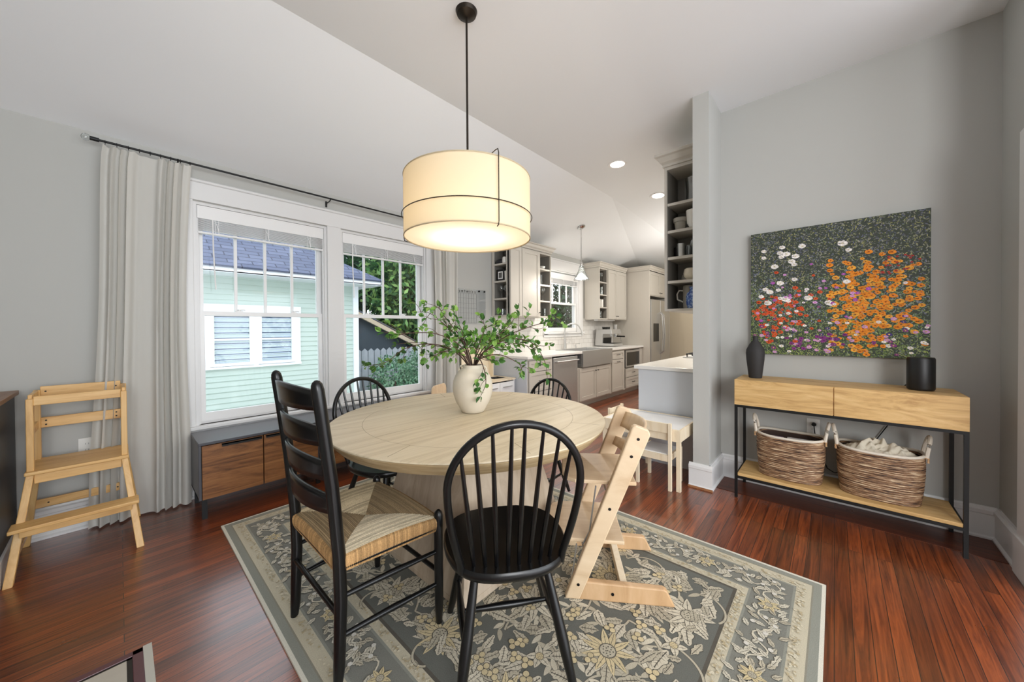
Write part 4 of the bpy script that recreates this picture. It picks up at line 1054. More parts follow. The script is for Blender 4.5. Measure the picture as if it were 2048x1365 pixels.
# curtains ------------------------------------------------------------------
def curtain(name, label, xt0, xt1, xb0, xb1, ztop, zbot, folds, seed, amp=0.028):
    rc = random.Random(seed); ph = [rc.uniform(-0.5, 0.5) for _ in range(folds*2+2)]
    nu, nv = folds*14, 40
    def fn(u, v_):
        s = v_                                                  # 0 top .. 1 bottom
        w_ = s**0.6
        squeeze = 1-0.10*math.sin(min(1, s*1.2)*PI)
        x0_ = xt0+(xb0-xt0)*w_; x1_ = xt1+(xb1-xt1)*w_; xm = (x0_+x1_)/2
        uu = u+0.055*math.sin(2*PI*u*1.5+seed)*math.sin(PI*u)*2.2; i = uu*folds; k = int(i); loc = u+0.10/folds*math.sin(2*PI*i)
        x = x0_+(x1_-x0_)*loc; x = xm+(x-xm)*(squeeze if 0.02 < s else 1)
        y = amp*(0.60+0.40*s)*(math.sin(2*PI*i)+0.28*math.sin(4.6*PI*i+1.3*s+seed)*(1-0.4*s))+0.006*math.sin(7*s+u*5)*s
        z = ztop+(zbot-ztop)*s
        if s < 0.02: z -= 0.010*(0.5-0.5*math.cos(4*PI*i))
        return (x, y, z)
    g = G(); g.grid(fn, nu, nv); o = obj(name, g, M_curtain, smooth=80, loc=(0, W-0.105, 0))
    tag(o, label, 'curtain'); return o
curtain('curtain', 'long off-white curtain panel hanging left of the windows', -0.055, 0.372, -0.145, 0.345, 2.478, 0.012, 7, 5, 0.026)
curtain('curtain', 'off-white curtain panel hanging right of the windows, beside the wall calendar', 2.50, 2.86, 2.50, 2.88, 2.478, 0.012, 5, 9)
t = thing('curtain_rod', 'thin black curtain rod running above the dining windows', 'curtain rod', (0, W-0.105, 2.497))
g = G(); g.cyl((-0.075, 0, 0), (2.93, 0, 0), 0.0075, n=12); obj('rod', g, M_blackm, t, smooth=True)
for x_ in (-0.09, 2.945):
    g = G(); g.cyl((x_-0.02, 0, 0), (x_+0.02, 0, 0), 0.013, n=12); obj('finial', g, M_blackm, t, smooth=True)
    g = G(); g.ball((x_+(-0.035 if x_ < 0 else 0.035), 0, 0), 0.022, n=14); obj('glass_knob', g, M_glassw, t, smooth=True)
for x_ in (0.30, 1.345, 2.5):
    g = G(); g.box(x_-0.008, 0.098, -0.055, x_+0.008, 0.104, 0.0); g.tube([(x_, 0.10, -0.02), (x_, 0.03, -0.02), (x_, 0.0, -0.012), (x_, -0.012, 0.004)], 0.005, 8); obj('bracket', g, M_blackm, t)
for k in range(13):
    x_ = (-0.045+0.41*k/8) if k < 9 else (2.52+0.33*(k-9)/3)
    g = G(); g.tube([(x_, 0.012*math.cos(2*PI*j/14), -0.004+0.013*math.sin(2*PI*j/14)) for j in range(14)], 0.0018, 5, closed=True)
    tag(obj('curtain_ring', g, M_blackm, loc=(0, W-0.105, 2.497)), 'small black ring holding the curtain panel on the rod' + (' at the left of the windows' if k < 9 else ' at the right of the windows'), 'curtain ring', 'rings on the %s curtain' % ('left' if k < 9 else 'right'))

# wall outlets ------------------------------------------------------------------
def outlet(label, loc, rz, plug=False):
    t = thing('wall_outlet', label, 'outlet', loc, rz)
    g = G(); g.box(-0.038, -0.006, -0.058, 0.038, 0, 0.058); obj('cover_plate', g, M_plate, t, bevel=0.003)
    for z_ in (0.02, -0.02):
        g = G(); g.cyl((0, -0.0085, z_), (0, -0.004, z_), 0.0165, n=20); s_ = obj('socket', g, M_plate, t)
        g = G(); g.box(-0.007, -0.0092, z_-0.004, -0.0055, -0.008, z_+0.006); g.box(0.0055, -0.0092, z_-0.004, 0.007, -0.008, z_+0.006); obj('slot', g, M_black, s_)
    return t
outlet('white wall outlet behind the pine step tower', (-0.147, W, 0.52), 0)
outlet('white wall outlet above the left woven basket, under the console table', (PX, 0.12, 0.525), -PI/2)
g = G(); g.cyl((PX-0.0105, 0.115, 0.545), (PX-0.030, 0.115, 0.545), 0.014, n=14); 
g.tube([(PX-0.026, 0.115, 0.545), (PX-0.034, 0.112, 0.51), (PX-0.03, 0.10, 0.40), (PX-0.028, 0.04, 0.24), (PX-0.026, 0.0, 0.215), (PX-0.026, -0.06, 0.25), (PX-0.024, -0.17, 0.42), (PX-0.02, -0.26, 0.60), (PX-0.012, -0.30, 0.72), (PX-0.012, -0.33, 0.87), (PX-0.03, -0.35, 0.893), (PX-0.13, -0.36, 0.893)], 0.0032, 6)
tag(obj('power_cord', g, M_black, smooth=True), 'black power cord plugged into the outlet behind the woven baskets', 'power cord')

# ================================================================ CONSOLE WALL
t = thing('console_table', 'light mango wood console table with two drawers on a black metal frame', 'console table', (3.083, 0.0, 0))
y0, y1, dp = -0.54, 0.556, 0.352
g = G(); g.box(0.004, y0, 0.695, dp, y1, 0.875); g.box(0.0, y0, 0.868, dp, y1, 0.882); obj('box', g, M_mango, t, bevel=0.003)
for a_, b_ in ((y0, 0.004), (0.010, y1)):
    g = G(); g.box(-0.004, a_, 0.695, 0.006, b_, 0.881); obj('drawer_front', g, M_mango, t, bevel=0.0015)
for x_ in (0.0, dp-0.018):
    for y_ in (y0, y1-0.018):
        g = G(); g.box(x_, y_, 0, x_+0.018, y_+0.018, 0.694); obj('leg', g, M_blackm, t)
g = G()
for z_ in (0.676, 0.146):
    g.box(0, y0+0.018, z_, 0.016, y1-0.018, z_+0.018); g.box(dp-0.016, y0+0.018, z_, dp, y1-0.018, z_+0.018)
    g.box(0.018, y0, z_, dp-0.018, y0+0.016, z_+0.018); g.box(0.018, y1-0.016, z_, dp-0.018, y1, z_+0.018)
obj('frame_rails', g, M_blackm, t)
g = G(); g.box(0.003, y0+0.019, 0.1645, dp-0.003, y1-0.019, 0.186); obj('shelf', g, M_mango, t, bevel=0.002)

# painting: generic flower meadow stand-in --------------------------------------------
def painting():
    t = thing('flower_painting', 'wide unframed canvas of a colourful flower meadow above the console table', 'painting', (3.433, 0.03, 1.535))
    hw, hh = 0.475, 0.4775; rc = random.Random(21)
    g = G(); g.box(0, -hw, -hh, 0.034, hw, hh); obj('canvas', g, plain('canvas_edge', (58, 62, 50), 0.8), t)
    g = G().colors(); zc = [0.0]
    def C(c, q=0.2):
        k = rc.uniform(1-q, 1+q); return tuple(min(1, x*k) for x in lin(c))
    def P(u, v_): zc[0] += 1.2e-7; return (-0.0012-zc[0], u, v_)
    def dab(u, v_, a, L, w_, c):
        ca, sa = math.cos(a), math.sin(a); q = [(-L/2, 0), (-L*.2, w_/2), (L*.25, w_/2), (L/2, 0), (L*.2, -w_/2), (-L*.3, -w_/2)]; x = P(0, 0)[0]
        pts = [(u+i*ca-j*sa, v_+i*sa+j*ca) for i, j in q]
        pts = [(max(-hw, min(hw, i)), max(-hh, min(hh, j))) for i, j in pts]
        g.col = c; g.f([g.v((x, i, j)) for i, j in pts])
    g.col = lin((66, 72, 62)); g.f([g.v((-0.0006, a, b)) for a, b in ((-hw, -hh), (hw, -hh), (hw, hh), (-hw, hh))])
    darks = [(84, 86, 94), (110, 114, 106), (132, 136, 106), (98, 102, 126), (146, 146, 134), (62, 62, 66), (158, 156, 104), (70, 78, 66)]
    mids = [(102, 120, 80), (126, 142, 92), (112, 118, 134), (86, 104, 76), (146, 152, 112), (122, 134, 122), (136, 140, 160)]
    lows = [(112, 134, 70), (140, 156, 84), (94, 114, 72), (156, 164, 106), (120, 128, 110)]
    for _ in range(9000):
        u, v_ = rc.uniform(-hw, hw), rc.uniform(-hh, hh); h = (v_+hh)/(2*hh)+rc.uniform(-.12, .12)+0.05*math.sin(u*9)
        c = rc.choice(darks if h > 0.58 else mids if h > 0.28 else lows); dab(u, v_, rc.uniform(0, PI), rc.uniform(0.008, 0.02), rc.uniform(0.003, 0.006), C(c))
    def bloom(u, v_, r, c, cc, k=0):
        if abs(u) > hw-r or abs(v_) > hh-r: return
        n = 14; x = P(0, 0)[0]; g.col = C(c, .12)
        g.f([g.v((x, u+r*(1+0.14*math.sin(k*a_*2*PI/n+a_))*math.cos(2*PI*a_/n), v_+0.8*r*(1+0.14*math.cos(3.3*a_))*math.sin(2*PI*a_/n))) for a_ in range(n)])
        for a_ in range(6): dab(u+r*.55*math.cos(a_), v_+r*.42*math.sin(a_), a_, r*0.7, r*0.22, C(c, .28))
        x = P(0, 0)[0]; g.col = C(cc); g.f([g.v((x, u+r*.3*math.cos(2*PI*a_/8), v_+r*.26*math.sin(2*PI*a_/8))) for a_ in range(8)])
    OR, RD, WH, PK, PU, BL = (222, 134, 40), (206, 84, 44), (232, 226, 222), (206, 150, 200), (128, 56, 122), (70, 58, 118)
    for _ in range(330):                                       # orange drift over the right half (right = -y)
        u = -abs(rc.gauss(0.20, 0.15)); v_ = rc.gauss(-0.12, 0.17)
        bloom(u, v_, rc.uniform(0.011, 0.020), OR if rc.random() < .75 else (228, 160, 60), (150, 70, 24))
    for _ in range(110):
        bloom(abs(rc.gauss(0.30, 0.12)), rc.gauss(-0.16, 0.11), rc.uniform(0.010, 0.017), RD, (120, 40, 26))
    for _ in range(26):
        bloom(rc.uniform(-0.1, 0.42), rc.uniform(-0.1, 0.36), rc.uniform(0.014, 0.026), WH, (212, 200, 170))
    for _ in range(95): bloom(rc.uniform(-hw, hw), rc.gauss(-0.34, 0.08), rc.uniform(0.009, 0.015), rc.choice([WH, PK, PU, BL, WH, PK]), (210, 180, 90))
    for _ in range(36): bloom(rc.gauss(0.15, 0.16), rc.gauss(-0.08, 0.12), rc.uniform(0.008, 0.014), rc.choice([PK, (168, 84, 170), WH]), (190, 120, 180))
    for _ in range(22): bloom(rc.gauss(0.02, 0.12), rc.gauss(-0.38, 0.04), rc.uniform(0.010, 0.016), PU, (80, 30, 80))
    for _ in range(24): bloom(-rc.uniform(0.25, 0.44), rc.uniform(0.08, 0.2), 0.007, (170, 60, 50), (110, 30, 26))
    for _ in range(2200):
        u, v_ = rc.uniform(-hw, hw), rc.uniform(-hh, hh); h = (v_+hh)/(2*hh)
        dab(u, v_, rc.uniform(0, PI), rc.uniform(0.006, 0.014), 0.003, C(rc.choice((darks+mids) if h > .6 else lows+mids)))
    obj('paint_surface', g, attr_mat('oil_paint', 0.55), t)
painting()

# black vase and speaker ------------------------------------------------------------
g = G(); g.lathe([(0, 0), (0.041, 0), (0.043, 0.005), (0.058, 0.14), (0.061, 0.19), (0.058, 0.215), (0.040, 0.255), (0.019, 0.285), (0.017, 0.30), (0.020, 0.318), (0.014, 0.318), (0.012, 0.29), (0, 0.28)], 32)
tag(obj('black_bottle_vase', g, plain('black_clay', (42, 40, 40), 0.7, bump=0.2, bscale=30), smooth=45, loc=(3.27, 0.452, 0.8825)), 'matte black bottle vase at the left end of the console table', 'vase')
t = thing('cylinder_speaker', 'black cylindrical speaker at the right end of the console table', 'speaker', (3.26, -0.385, 0.8825))
g = G(); g.lathe([(0, 0.0), (0.052, 0.0), (0.057, 0.005), (0.0595, 0.014), (0.0595, 0.188), (0.057, 0.194)], 48); obj('body', g, plain('speaker_cloth', (16, 16, 17), 0.45), t, smooth=True)
g = G(); g.lathe([(0.057, 0.194), (0.055, 0.198), (0.05, 0.197), (0.0, 0.195)], 48); obj('top_cap', g, M_black, t, smooth=True)

# woven baskets ------------------------------------------------------------------
def basket_mat():
    m, n, l, b = nm('banana_leaf_weave')
    tc = n.new('ShaderNodeTexCoord'); mp = n.new('ShaderNodeMapping'); mp.inputs['Scale'].default_value = (5.5, 5.5, 85)
    l.new(tc.outputs['Object'], mp.inputs['Vector']); t = n.new('ShaderNodeTexNoise'); t.inputs['Scale'].default_value = 1.6; t.inputs['Detail'].default_value = 6; t.inputs['Roughness'].default_value = 0.75
    l.new(mp.outputs['Vector'], t.inputs['Vector']); r = n.new('ShaderNodeValToRGB'); e = r.color_ramp.elements
    e[0].position = 0.40; e[0].color = (*lin((46, 30, 26)), 1); e[1].position = 0.64; e[1].color = (*lin((224, 202, 168)), 1)
    q = e.new(0.52); q.color = (*lin((150, 112, 80)), 1)
    l.new(t.outputs['Fac'], r.inputs['Fac']); l.new(r.outputs['Color'], b.inputs['Base Color']); b.inputs['Roughness'].default_value = 0.6
    bp = n.new('ShaderNodeBump'); bp.inputs['Strength'].default_value = 0.6; bp.inputs['Distance'].default_value = 0.003
    l.new(t.outputs['Fac'], bp.inputs['Height']); l.new(bp.outputs['Normal'], b.inputs['Normal']); return m
M_basket = basket_mat(); M_rope = plain('white_rope', (218, 208, 192), 0.8, bump=0.4, bscale=120)
M_inner = plain('basket_inside', (58, 40, 32), 0.8, bump=0.4, bscale=80)
def sup(a, rx, ry, e=0.72):
    c, s_ = math.cos(a), math.sin(a); return (rx*math.copysign(abs(c)**e, c), ry*math.copysign(abs(s_)**e, s_))
def basket(label, loc, rx, ry, h, rz):
    t = thing('woven_basket', label, 'basket', loc, rz)
    N = int(h/0.0125); g = G()
    for k in range(N):
        z_ = 0.007+k*(h-0.016)/(N-1); f = 0.90+0.10*math.sin(min(1, (k+1)/N*1.3)*PI/2)+random.uniform(-.004, .004)
        g.tube([(*sup(2*PI*j/56, rx*f+random.uniform(-.0012, .0012), ry*f), z_+random.uniform(-.001, .001)+0.008*(abs(math.sin(2*PI*j/56)))**2*(k/N)) for j in range(56)], 0.0078, 7, closed=True)
    obj('woven_body', g, M_basket, t, smooth=True)
    g = G()
    g.grid(lambda u, v_: (*sup(2*PI*u, (rx-0.008)*(0.9+0.1*v_), (ry-0.008)*(0.9+0.1*v_)), 0.01+v_*(h-0.015)), 48, 6, wrap=True)
    g.f([g.v((*sup(2*PI*j/48, rx*0.88, ry*0.88), 0.012)) for j in range(48)]); obj('inner_wall', g, M_inner, t, smooth=True)
    g = G(); g.tube([(*sup(2*PI*j/64, rx+0.001, ry+0.001), h+0.003+0.012*(abs(math.sin(2*PI*j/64)))**2) for j in range(64)], 0.0088, 8, closed=True); obj('rim', g, M_rope, t, smooth=True)
    for s_ in (1, -1):
        g = G(); pts = []
        for j in range(15):
            th = PI*j/14; pts.append((0.062*math.cos(th), s_*(ry+0.004+0.020*math.sin(th)), h+0.01+0.115*math.sin(th)**0.8))
        g.tube(pts, 0.0098, 8); obj('handle', g, M_rope, t, smooth=True)
        for q in (0.062, -0.062):
            g = G(); g.tube([(q, s_*(ry-0.012), h+0.012), (q, s_*(ry+0.012), h+0.006), (q, s_*(ry+0.010), h-0.02)], 0.006, 6); obj('leather_tie', g, M_beech, t)
    return t
basket('left woven brown basket with white rope rim on the console shelf', (3.262, 0.243, 0.1865), 0.128, 0.190, 0.292, 0)
basket('right woven basket filled with cream cloth on the console shelf', (3.262, -0.207, 0.1865), 0.128, 0.192, 0.292, 0)
def crumple(u, v_, seed=0):
    return 0.5*math.sin(7*u+3*math.sin(5*v_+seed))+0.35*math.sin(13*v_+4*math.sin(6*u+seed))+0.2*math.sin(23*u+17*v_)
M_blanket = cloth_mat('muslin', (226, 216, 196), 0.1, 0.2, 300)
def bl(u, v_):
    r_ = v_; a = 2*PI*u; x, y = sup(a, 0.112*r_, 0.172*r_, 0.85)
    z = 0.075*(1-r_**2.2)*(0.75+0.25*math.sin(3*a+1))+0.024*crumple(x*10, y*10, 2)*(1-r_*0.7)
    return (x+0.010*crumple(y*12, x*9, 1)*(1-r_), y, z)
g = G(); g.grid(bl, 90, 34, wrap=True)
tag(obj('crumpled_blanket', g, M_blanket, smooth=80, loc=(3.262, -0.207, 0.465)), 'crumpled cream muslin cloth heaped in the right woven basket', 'blanket')
g = G(); g.box(-0.06, -0.14, 0, 0.055, 0.02, 0.02)
tag(obj('white_book', g, M_white, bevel=0.003, loc=(3.215, 0.235, 0.452), rot=(0.0, 0.10, 0.05)), 'white book lying near the rim inside the left woven basket', 'book')
g = G(); g.box(-0.05, -0.045, 0, 0.05, 0.045, 0.018)
tag(obj('lilac_book', g, plain('lilac_cover', (176, 150, 190), 0.5), bevel=0.002, loc=(3.215, 0.32, 0.450), rot=(0, 0.12, 0.05)), 'lilac book beside the white book in the left woven basket', 'book')

# ================================================================ CHILDREN'S TABLE
t = thing('childrens_table', 'small white-topped pine children\'s table against the grey peninsula panel', 'table', (2.875, 0.875, 0))
X_, Y_ = 0.50, 0.655
g = G(); g.box(0.012, 0.012, 0.462, X_-0.012, Y_-0.012, 0.474); obj('tabletop', g, M_white, t)
g = G(); g.box(0, 0, 0.385, 0.014, Y_, 0.478); g.box(X_-0.014, 0, 0.385, X_, Y_, 0.478); g.box(0.014, 0, 0.385, X_-0.014, 0.014, 0.478); g.box(0.014, Y_-0.014, 0.385, X_-0.014, Y_, 0.478); obj('apron', g, M_paleply, t, bevel=0.001)
for x_ in (0.002, X_-0.032):
    for y_ in (0.002, Y_-0.032):
        g = G(); g.box(x_, y_, 0, x_+0.03, y_+0.03, 0.461); obj('leg', g, M_paleply, t, bevel=0.001)
def kidchair(label, loc, rz):
    t = thing('childrens_chair', label, 'chair', loc, rz, None)
    w_, d_ = 0.128, 0.125
    for s_ in (1, -1):
        g = G(); g.box(-d_-0.012, s_*w_-0.012, 0, -d_+0.012, s_*w_+0.012, 0.525); obj('back_leg', g, M_paleply, t, bevel=0.001)
        g = G(); g.box(d_-0.012, s_*w_-0.012, 0, d_+0.012, s_*w_+0.012, 0.285); obj('front_leg', g, M_paleply, t, bevel=0.001)
        g = G(); g.box(-d_+0.012, s_*w_-0.008, 0.235, d_-0.012, s_*w_+0.008, 0.285); obj('side_rail', g, M_paleply, t)
    g = G(); g.box(-d_+0.0, -w_+0.012, 0.445, -d_+0.012, w_-0.012, 0.52); obj('backrest', g, M_paleply, t, bevel=0.001)
    g = G(); g.box(-d_-0.008, -w_+0.012, 0.225, -d_+0.006, w_-0.012, 0.275); g.box(d_-0.006, -w_+0.012, 0.225, d_+0.008, w_-0.012, 0.275); obj('seat_rail', g, M_paleply, t)
    g = G(); g.box(-d_+0.006, -w_+0.008, 0.272, d_-0.006, w_-0.008, 0.282); obj('seat', g, M_white, t)
    return t
kidchair('small pine children\'s chair with white seat tucked under the near side of the little table', (2.985, 1.075, 0), 0)
kidchair('small pine children\'s chair at the far end of the little table, only its backrest showing', (3.19, 1.43, 0), -PI/2)

# ================================================================ KITCHEN
def shaker(g, x0, x1, z0, z1, y, rail=0.05, rec=0.007, th=0.018):
    g.box(x0, y, z0, x0+rail, y+th, z1); g.box(x1-rail, y, z0, x1, y+th, z1)
    g.box(x0+rail, y, z0, x1-rail, y+th, z0+rail); g.box(x0+rail, y, z1-rail, x1-rail, y+th, z1)
    g.box(x0+rail, y+rec, z0+rail, x1-rail, y+th, z1-rail)
def knob(par, x, y, z):
    g = G(); g.cyl((x, y, z), (x, y-0.014, z), 0.005, n=10); g.lathe([(0, -0.008), (0.009, -0.006), (0.0135, 0.0), (0.009, 0.006), (0, 0.008)], 12, (x, y-0.02, z)); obj('knob', g, M_blackm, par, smooth=True)
def pull(par, x, y, z, w=0.10):
    g = G(); g.tube([(x-w/2, y, z), (x-w/2, y-0.02, z-0.002), (x-w*.3, y-0.026, z+0.003), (x, y-0.024, z), (x+w*.3, y-0.026, z+0.003), (x+w/2, y-0.02, z-0.002), (x+w/2, y, z)], 0.0048, 8); obj('handle', g, M_blackm, par, smooth=True)
YF = 2.955                                                      # face of the base cabinets
def base_box(g, x0, x1, z0=0.10, z1=0.868):
    g.box(x0, YF+0.02, z0, x1, W-0.015, z1); g.box(x0, YF, z0, x0+0.02, YF+0.02, z1); g.box(x1-0.02, YF, z0, x1, YF+0.02, z1); g.box(x0+.02, YF, z1-0.02, x1-.02, YF+0.02, z1); g.box(x0+.02, YF, z0, x1-.02, YF+0.02, z0+0.02)
    g.box(x0, YF+0.09, 0.0, x1, W-0.03, z0)
M_end = plain('blue_grey_panel_paint', (204, 208, 214), 0.5)
t = thing('drawer_base_cabinet', 'grey base cabinet with three drawers at the dining end of the kitchen counter', 'kitchen cabinet', (0, 0, 0))
g = G(); base_box(g, 3.548, 4.095); obj('carcass', g, M_cab, t, bevel=0.001)
g = G(); g.box(3.536, YF, 0.0, 3.547, W-0.02, 0.868); obj('end_panel', g, M_end, t)
for z0_, z1_ in ((0.70, 0.845), (0.43, 0.69), (0.125, 0.42)):
    g = G(); shaker(g, 3.572, 4.072, z0_, z1_, YF-0.018, 0.045); d_ = obj('drawer', g, M_cab, t, bevel=0.001); pull(d_, 3.822, YF-0.018, (z0_+z1_)/2+0.01)
t = thing('dishwasher', 'stainless steel dishwasher with a bar handle left of the farmhouse sink', 'dishwasher', (0, 0, 0))
g = G(); g.box(4.11, YF+0.02, 0.10, 4.755, W-0.02, 0.865); g.box(4.11, YF+.07, 0, 4.755, W-0.05, 0.10); obj('body', g, M_blackm, t)
g = G(); g.box(4.115, YF-0.012, 0.11, 4.75, YF+0.019, 0.845); obj('door', g, M_steel, t, bevel=0.004)
g = G(); g.cyl((4.145, YF-0.05, 0.79), (4.72, YF-0.05, 0.79), 0.012, n=12); g.cyl((4.17, YF-0.05, 0.79), (4.17, YF-0.012, 0.79), 0.009, n=8); g.cyl((4.695, YF-0.05, 0.79), (4.695, YF-0.012, 0.79), 0.009, n=8); obj('handle', g, M_steel, t, smooth=True)
t = thing('sink_base_cabinet', 'grey two-door base cabinet under the stainless farmhouse sink', 'kitchen cabinet', (0, 0, 0))
g = G(); g.box(4.77, YF+0.02, 0.10, 5.862, W-0.015, 0.645); g.box(4.77, YF, 0.10, 4.80, YF+.02, 0.645); g.box(5.835, YF, 0.10, 5.862, YF+.02, 0.645); g.box(4.80, YF, 0.10, 5.835, YF+.02, 0.125); g.box(4.80, YF, 0.635, 5.835, YF+.02, 0.645); g.box(4.77, YF+.09, 0, 5.862, W-.03, 0.10)
obj('carcass', g, M_cab, t, bevel=0.001)
for x0_, x1_, kx in ((4.80, 5.312, 5.28), (5.322, 5.84, 5.354)):
    g = G(); shaker(g, x0_, x1_, 0.125, 0.635, YF-0.018, 0.06); d_ = obj('door', g, M_cab, t, bevel=0.001); knob(d_, kx, YF-0.018, 0.575)
t = thing('farmhouse_sink', 'stainless steel apron-front sink set into the counter below the kitchen window', 'sink', (0, 0, 0))
g = G(); x0_, x1_, y0_, y1_ = 4.86, 5.85, YF-0.045, 3.44; zt = 0.916
g.box(x0_, y0_, 0.655, x1_, y0_+0.025, zt); g.box(x0_, y1_-0.02, 0.70, x1_, y1_, zt); g.box(x0_, y0_+.025, 0.70, x0_+0.02, y1_-.02, zt); g.box(x1_-0.02, y0_+.025, 0.70, x1_, y1_-.02, zt); g.box(x0_, y0_+.025, 0.66, x1_, y1_, 0.70)
obj('basin', g, M_steel, t, bevel=0.004)
t = thing('narrow_base_cabinet', 'narrow grey base cabinet with one drawer over one door right of the sink', 'kitchen cabinet', (0, 0, 0))
g = G(); base_box(g, 5.866, 6.385); obj('carcass', g, M_cab, t, bevel=0.001)
g = G(); shaker(g, 5.89, 6.365, 0.705, 0.845, YF-0.018, 0.04); d_ = obj('drawer', g, M_cab, t, bevel=0.001); pull(d_, 6.127, YF-0.018, 0.785)
g = G(); shaker(g, 5.89, 6.365, 0.125, 0.695, YF-0.018, 0.06); d_ = obj('door', g, M_cab, t, bevel=0.001); pull(d_, 6.127, YF-0.018, 0.655)
t = thing('microwave_base_cabinet', 'grey base cabinet holding the microwave drawer beside the fridge panel', 'kitchen cabinet', (0, 0, 0))
g = G(); g.box(6.39, YF+0.02, 0.10, 7.245, W-0.015, 0.50); g.box(6.39, YF, 0.10, 6.43, YF+.02, 0.868); g.box(7.12, YF, 0.10, 7.245, YF+.02, 0.868); g.box(6.43, YF, 0.85, 7.12, YF+.02, 0.868); g.box(6.39, YF+.02, 0.5, 6.43, W-.015, 0.868); g.box(7.12, YF+.02, 0.5, 7.245, W-.015, 0.868); g.box(6.43, YF, 0.10, 7.12, YF+.02, 0.12); g.box(6.39, YF+.09, 0, 7.245, W-.03, .10)
obj('carcass', g, M_cab, t, bevel=0.001)
for z0_, z1_ in ((0.325, 0.49), (0.125, 0.315)):
    g = G(); shaker(g, 6.45, 7.10, z0_, z1_, YF-0.018, 0.045); d_ = obj('drawer', g, M_cab, t, bevel=0.001); pull(d_, 6.775, YF-0.018, (z0_+z1_)/2)
t = thing('microwave', 'black-glass built-in microwave with steel frame under the counter', 'microwave', (0, 0, 0))
g = G(); g.box(6.435, YF-0.004, 0.505, 7.115, W-0.1, 0.848); obj('body', g, M_blackm, t, bevel=0.002)
g = G(); g.box(6.45, YF-0.02, 0.80, 7.10, YF-0.003, 0.838); g.box(6.45, YF-0.02, 0.515, 7.10, YF-0.003, 0.545); g.box(6.45, YF-0.02, 0.545, 6.49, YF-.003, 0.80); g.box(7.06, YF-0.02, 0.545, 7.10, YF-.003, 0.80); obj('frame', g, M_steel, t, bevel=0.002)
g = G(); g.box(6.49, YF-0.014, 0.545, 7.06, YF-0.0035, 0.80); obj('glass_door', g, plain('microwave_glass', (36, 36, 36), 0.1), t)
g = G(); yo = YF-0.035
g.box(3.52, yo, 0.872, 4.855, W-0.008, 0.905); g.box(5.855, yo, 0.872, 7.248, W-0.008, 0.905); g.box(4.855, 3.445, 0.872, 5.855, W-0.008, 0.905)
tag(obj('kitchen_countertop', g, M_counter, bevel=0.003), 'white quartz worktop along the kitchen window wall', 'countertop')
g = G(); g.box(3.548, W-0.008, 0.905, 4.735, W, 1.455); g.box(6.0, W-0.008, 0.905, 7.28, W, 1.455); g.box(4.735, W-0.008, 0.905, 6.0, W, 1.125)
struct('wall_tile_backsplash', g, M_tile)
# faucet, soap dispenser, espresso machine
t = thing('kitchen_faucet', 'tall steel gooseneck faucet behind the farmhouse sink', 'faucet', (5.235, 3.50, 0.906))
g = G(); g.cyl((0, 0, 0), (0, 0, 0.18), 0.030, 0.021, 16)
g.tube([(0, 0, 0.17), (0.0, 0, 0.32)]+[(0.10-0.10*math.cos(a_*PI/10), -0.10+0.10*math.cos(a_*PI/10), 0.32+0.125*math.sin(a_*PI/10)) for a_ in range(1, 9)]+[(0.205, -0.205, 0.33)], 0.0125, 12)
obj('spout', g, M_steel, t, smooth=True)
g = G(); g.cyl((0.205, -0.205, 0.34), (0.222, -0.222, 0.24), 0.014, 0.019, 14); obj('spray_head', g, M_steel, t, smooth=True)
g = G(); g.tube([(0.02, -0.01, 0.10), (0.06, -0.02, 0.11), (0.12, -0.02, 0.115)], 0.007, 8); obj('lever', g, M_steel, t, smooth=True)
t = thing('soap_dispenser', 'small steel soap dispenser right of the kitchen faucet', 'soap dispenser', (5.62, 3.52, 0.906))
g = G(); g.cyl((0, 0, 0), (0, 0, 0.05), 0.016, 0.010, 12); g.tube([(0, 0, 0.05), (0, 0, 0.075), (0.02, -0.03, 0.085), (0.03, -0.07, 0.08)], 0.006, 8); obj('body', g, M_steel, t, smooth=True)
t = thing('espresso_machine', 'silver espresso machine on the counter under the far wall cabinet', 'espresso machine', (6.40, 3.16, 0.906), 0)
g = G(); g.prism([(0.0, 0.012), (0.40, 0.012), (0.40, 0.12), (0.37, 0.34), (0.05, 0.34), (0.03, 0.245), (0.23, 0.245), (0.24, 0.062), (0.0, 0.058)], 0.0, 0.40, 'x')
obj('body', g, M_steel, t, bevel=0.006)
g = G(); g.box(0.02, 0.02, 0.06, 0.38, 0.22, 0.066); obj('drip_tray', g, M_blackm, t)
g = G(); g.box(0.03, 0.234, 0.066, 0.37, 0.2395, 0.244); obj('splash_plate', g, M_blackm, t)
g = G(); g.cyl((0.10, 0.10, 0.245), (0.10, 0.10, 0.20), 0.036, n=16); g.cyl((0.29, 0.10, 0.245), (0.29, 0.10, 0.185), 0.034, n=16); obj('brew_head', g, M_chrome, t, smooth=True)
g = G(); g.cyl((0.29, 0.07, 0.20), (0.27, -0.10, 0.195), 0.013, n=10); obj('portafilter_handle', g, M_black, t, smooth=True)
g = G(); g.tube([(0.36, 0.08, 0.245), (0.37, 0.03, 0.18), (0.37, 0.02, 0.09)], 0.005, 8); obj('steam_wand', g, M_chrome, t, smooth=True)
g = G(); g.cyl((0.12, 0.22, 0.341), (0.12, 0.22, 0.385), 0.072, 0.08, 20); obj('bean_hopper', g, M_black, t, smooth=True)
g = G(); g.cyl((0.28, 0.10, 0.341), (0.28, 0.10, 0.43), 0.034, 0.036, 16); obj('steel_jug', g, M_steel, t, smooth=True)

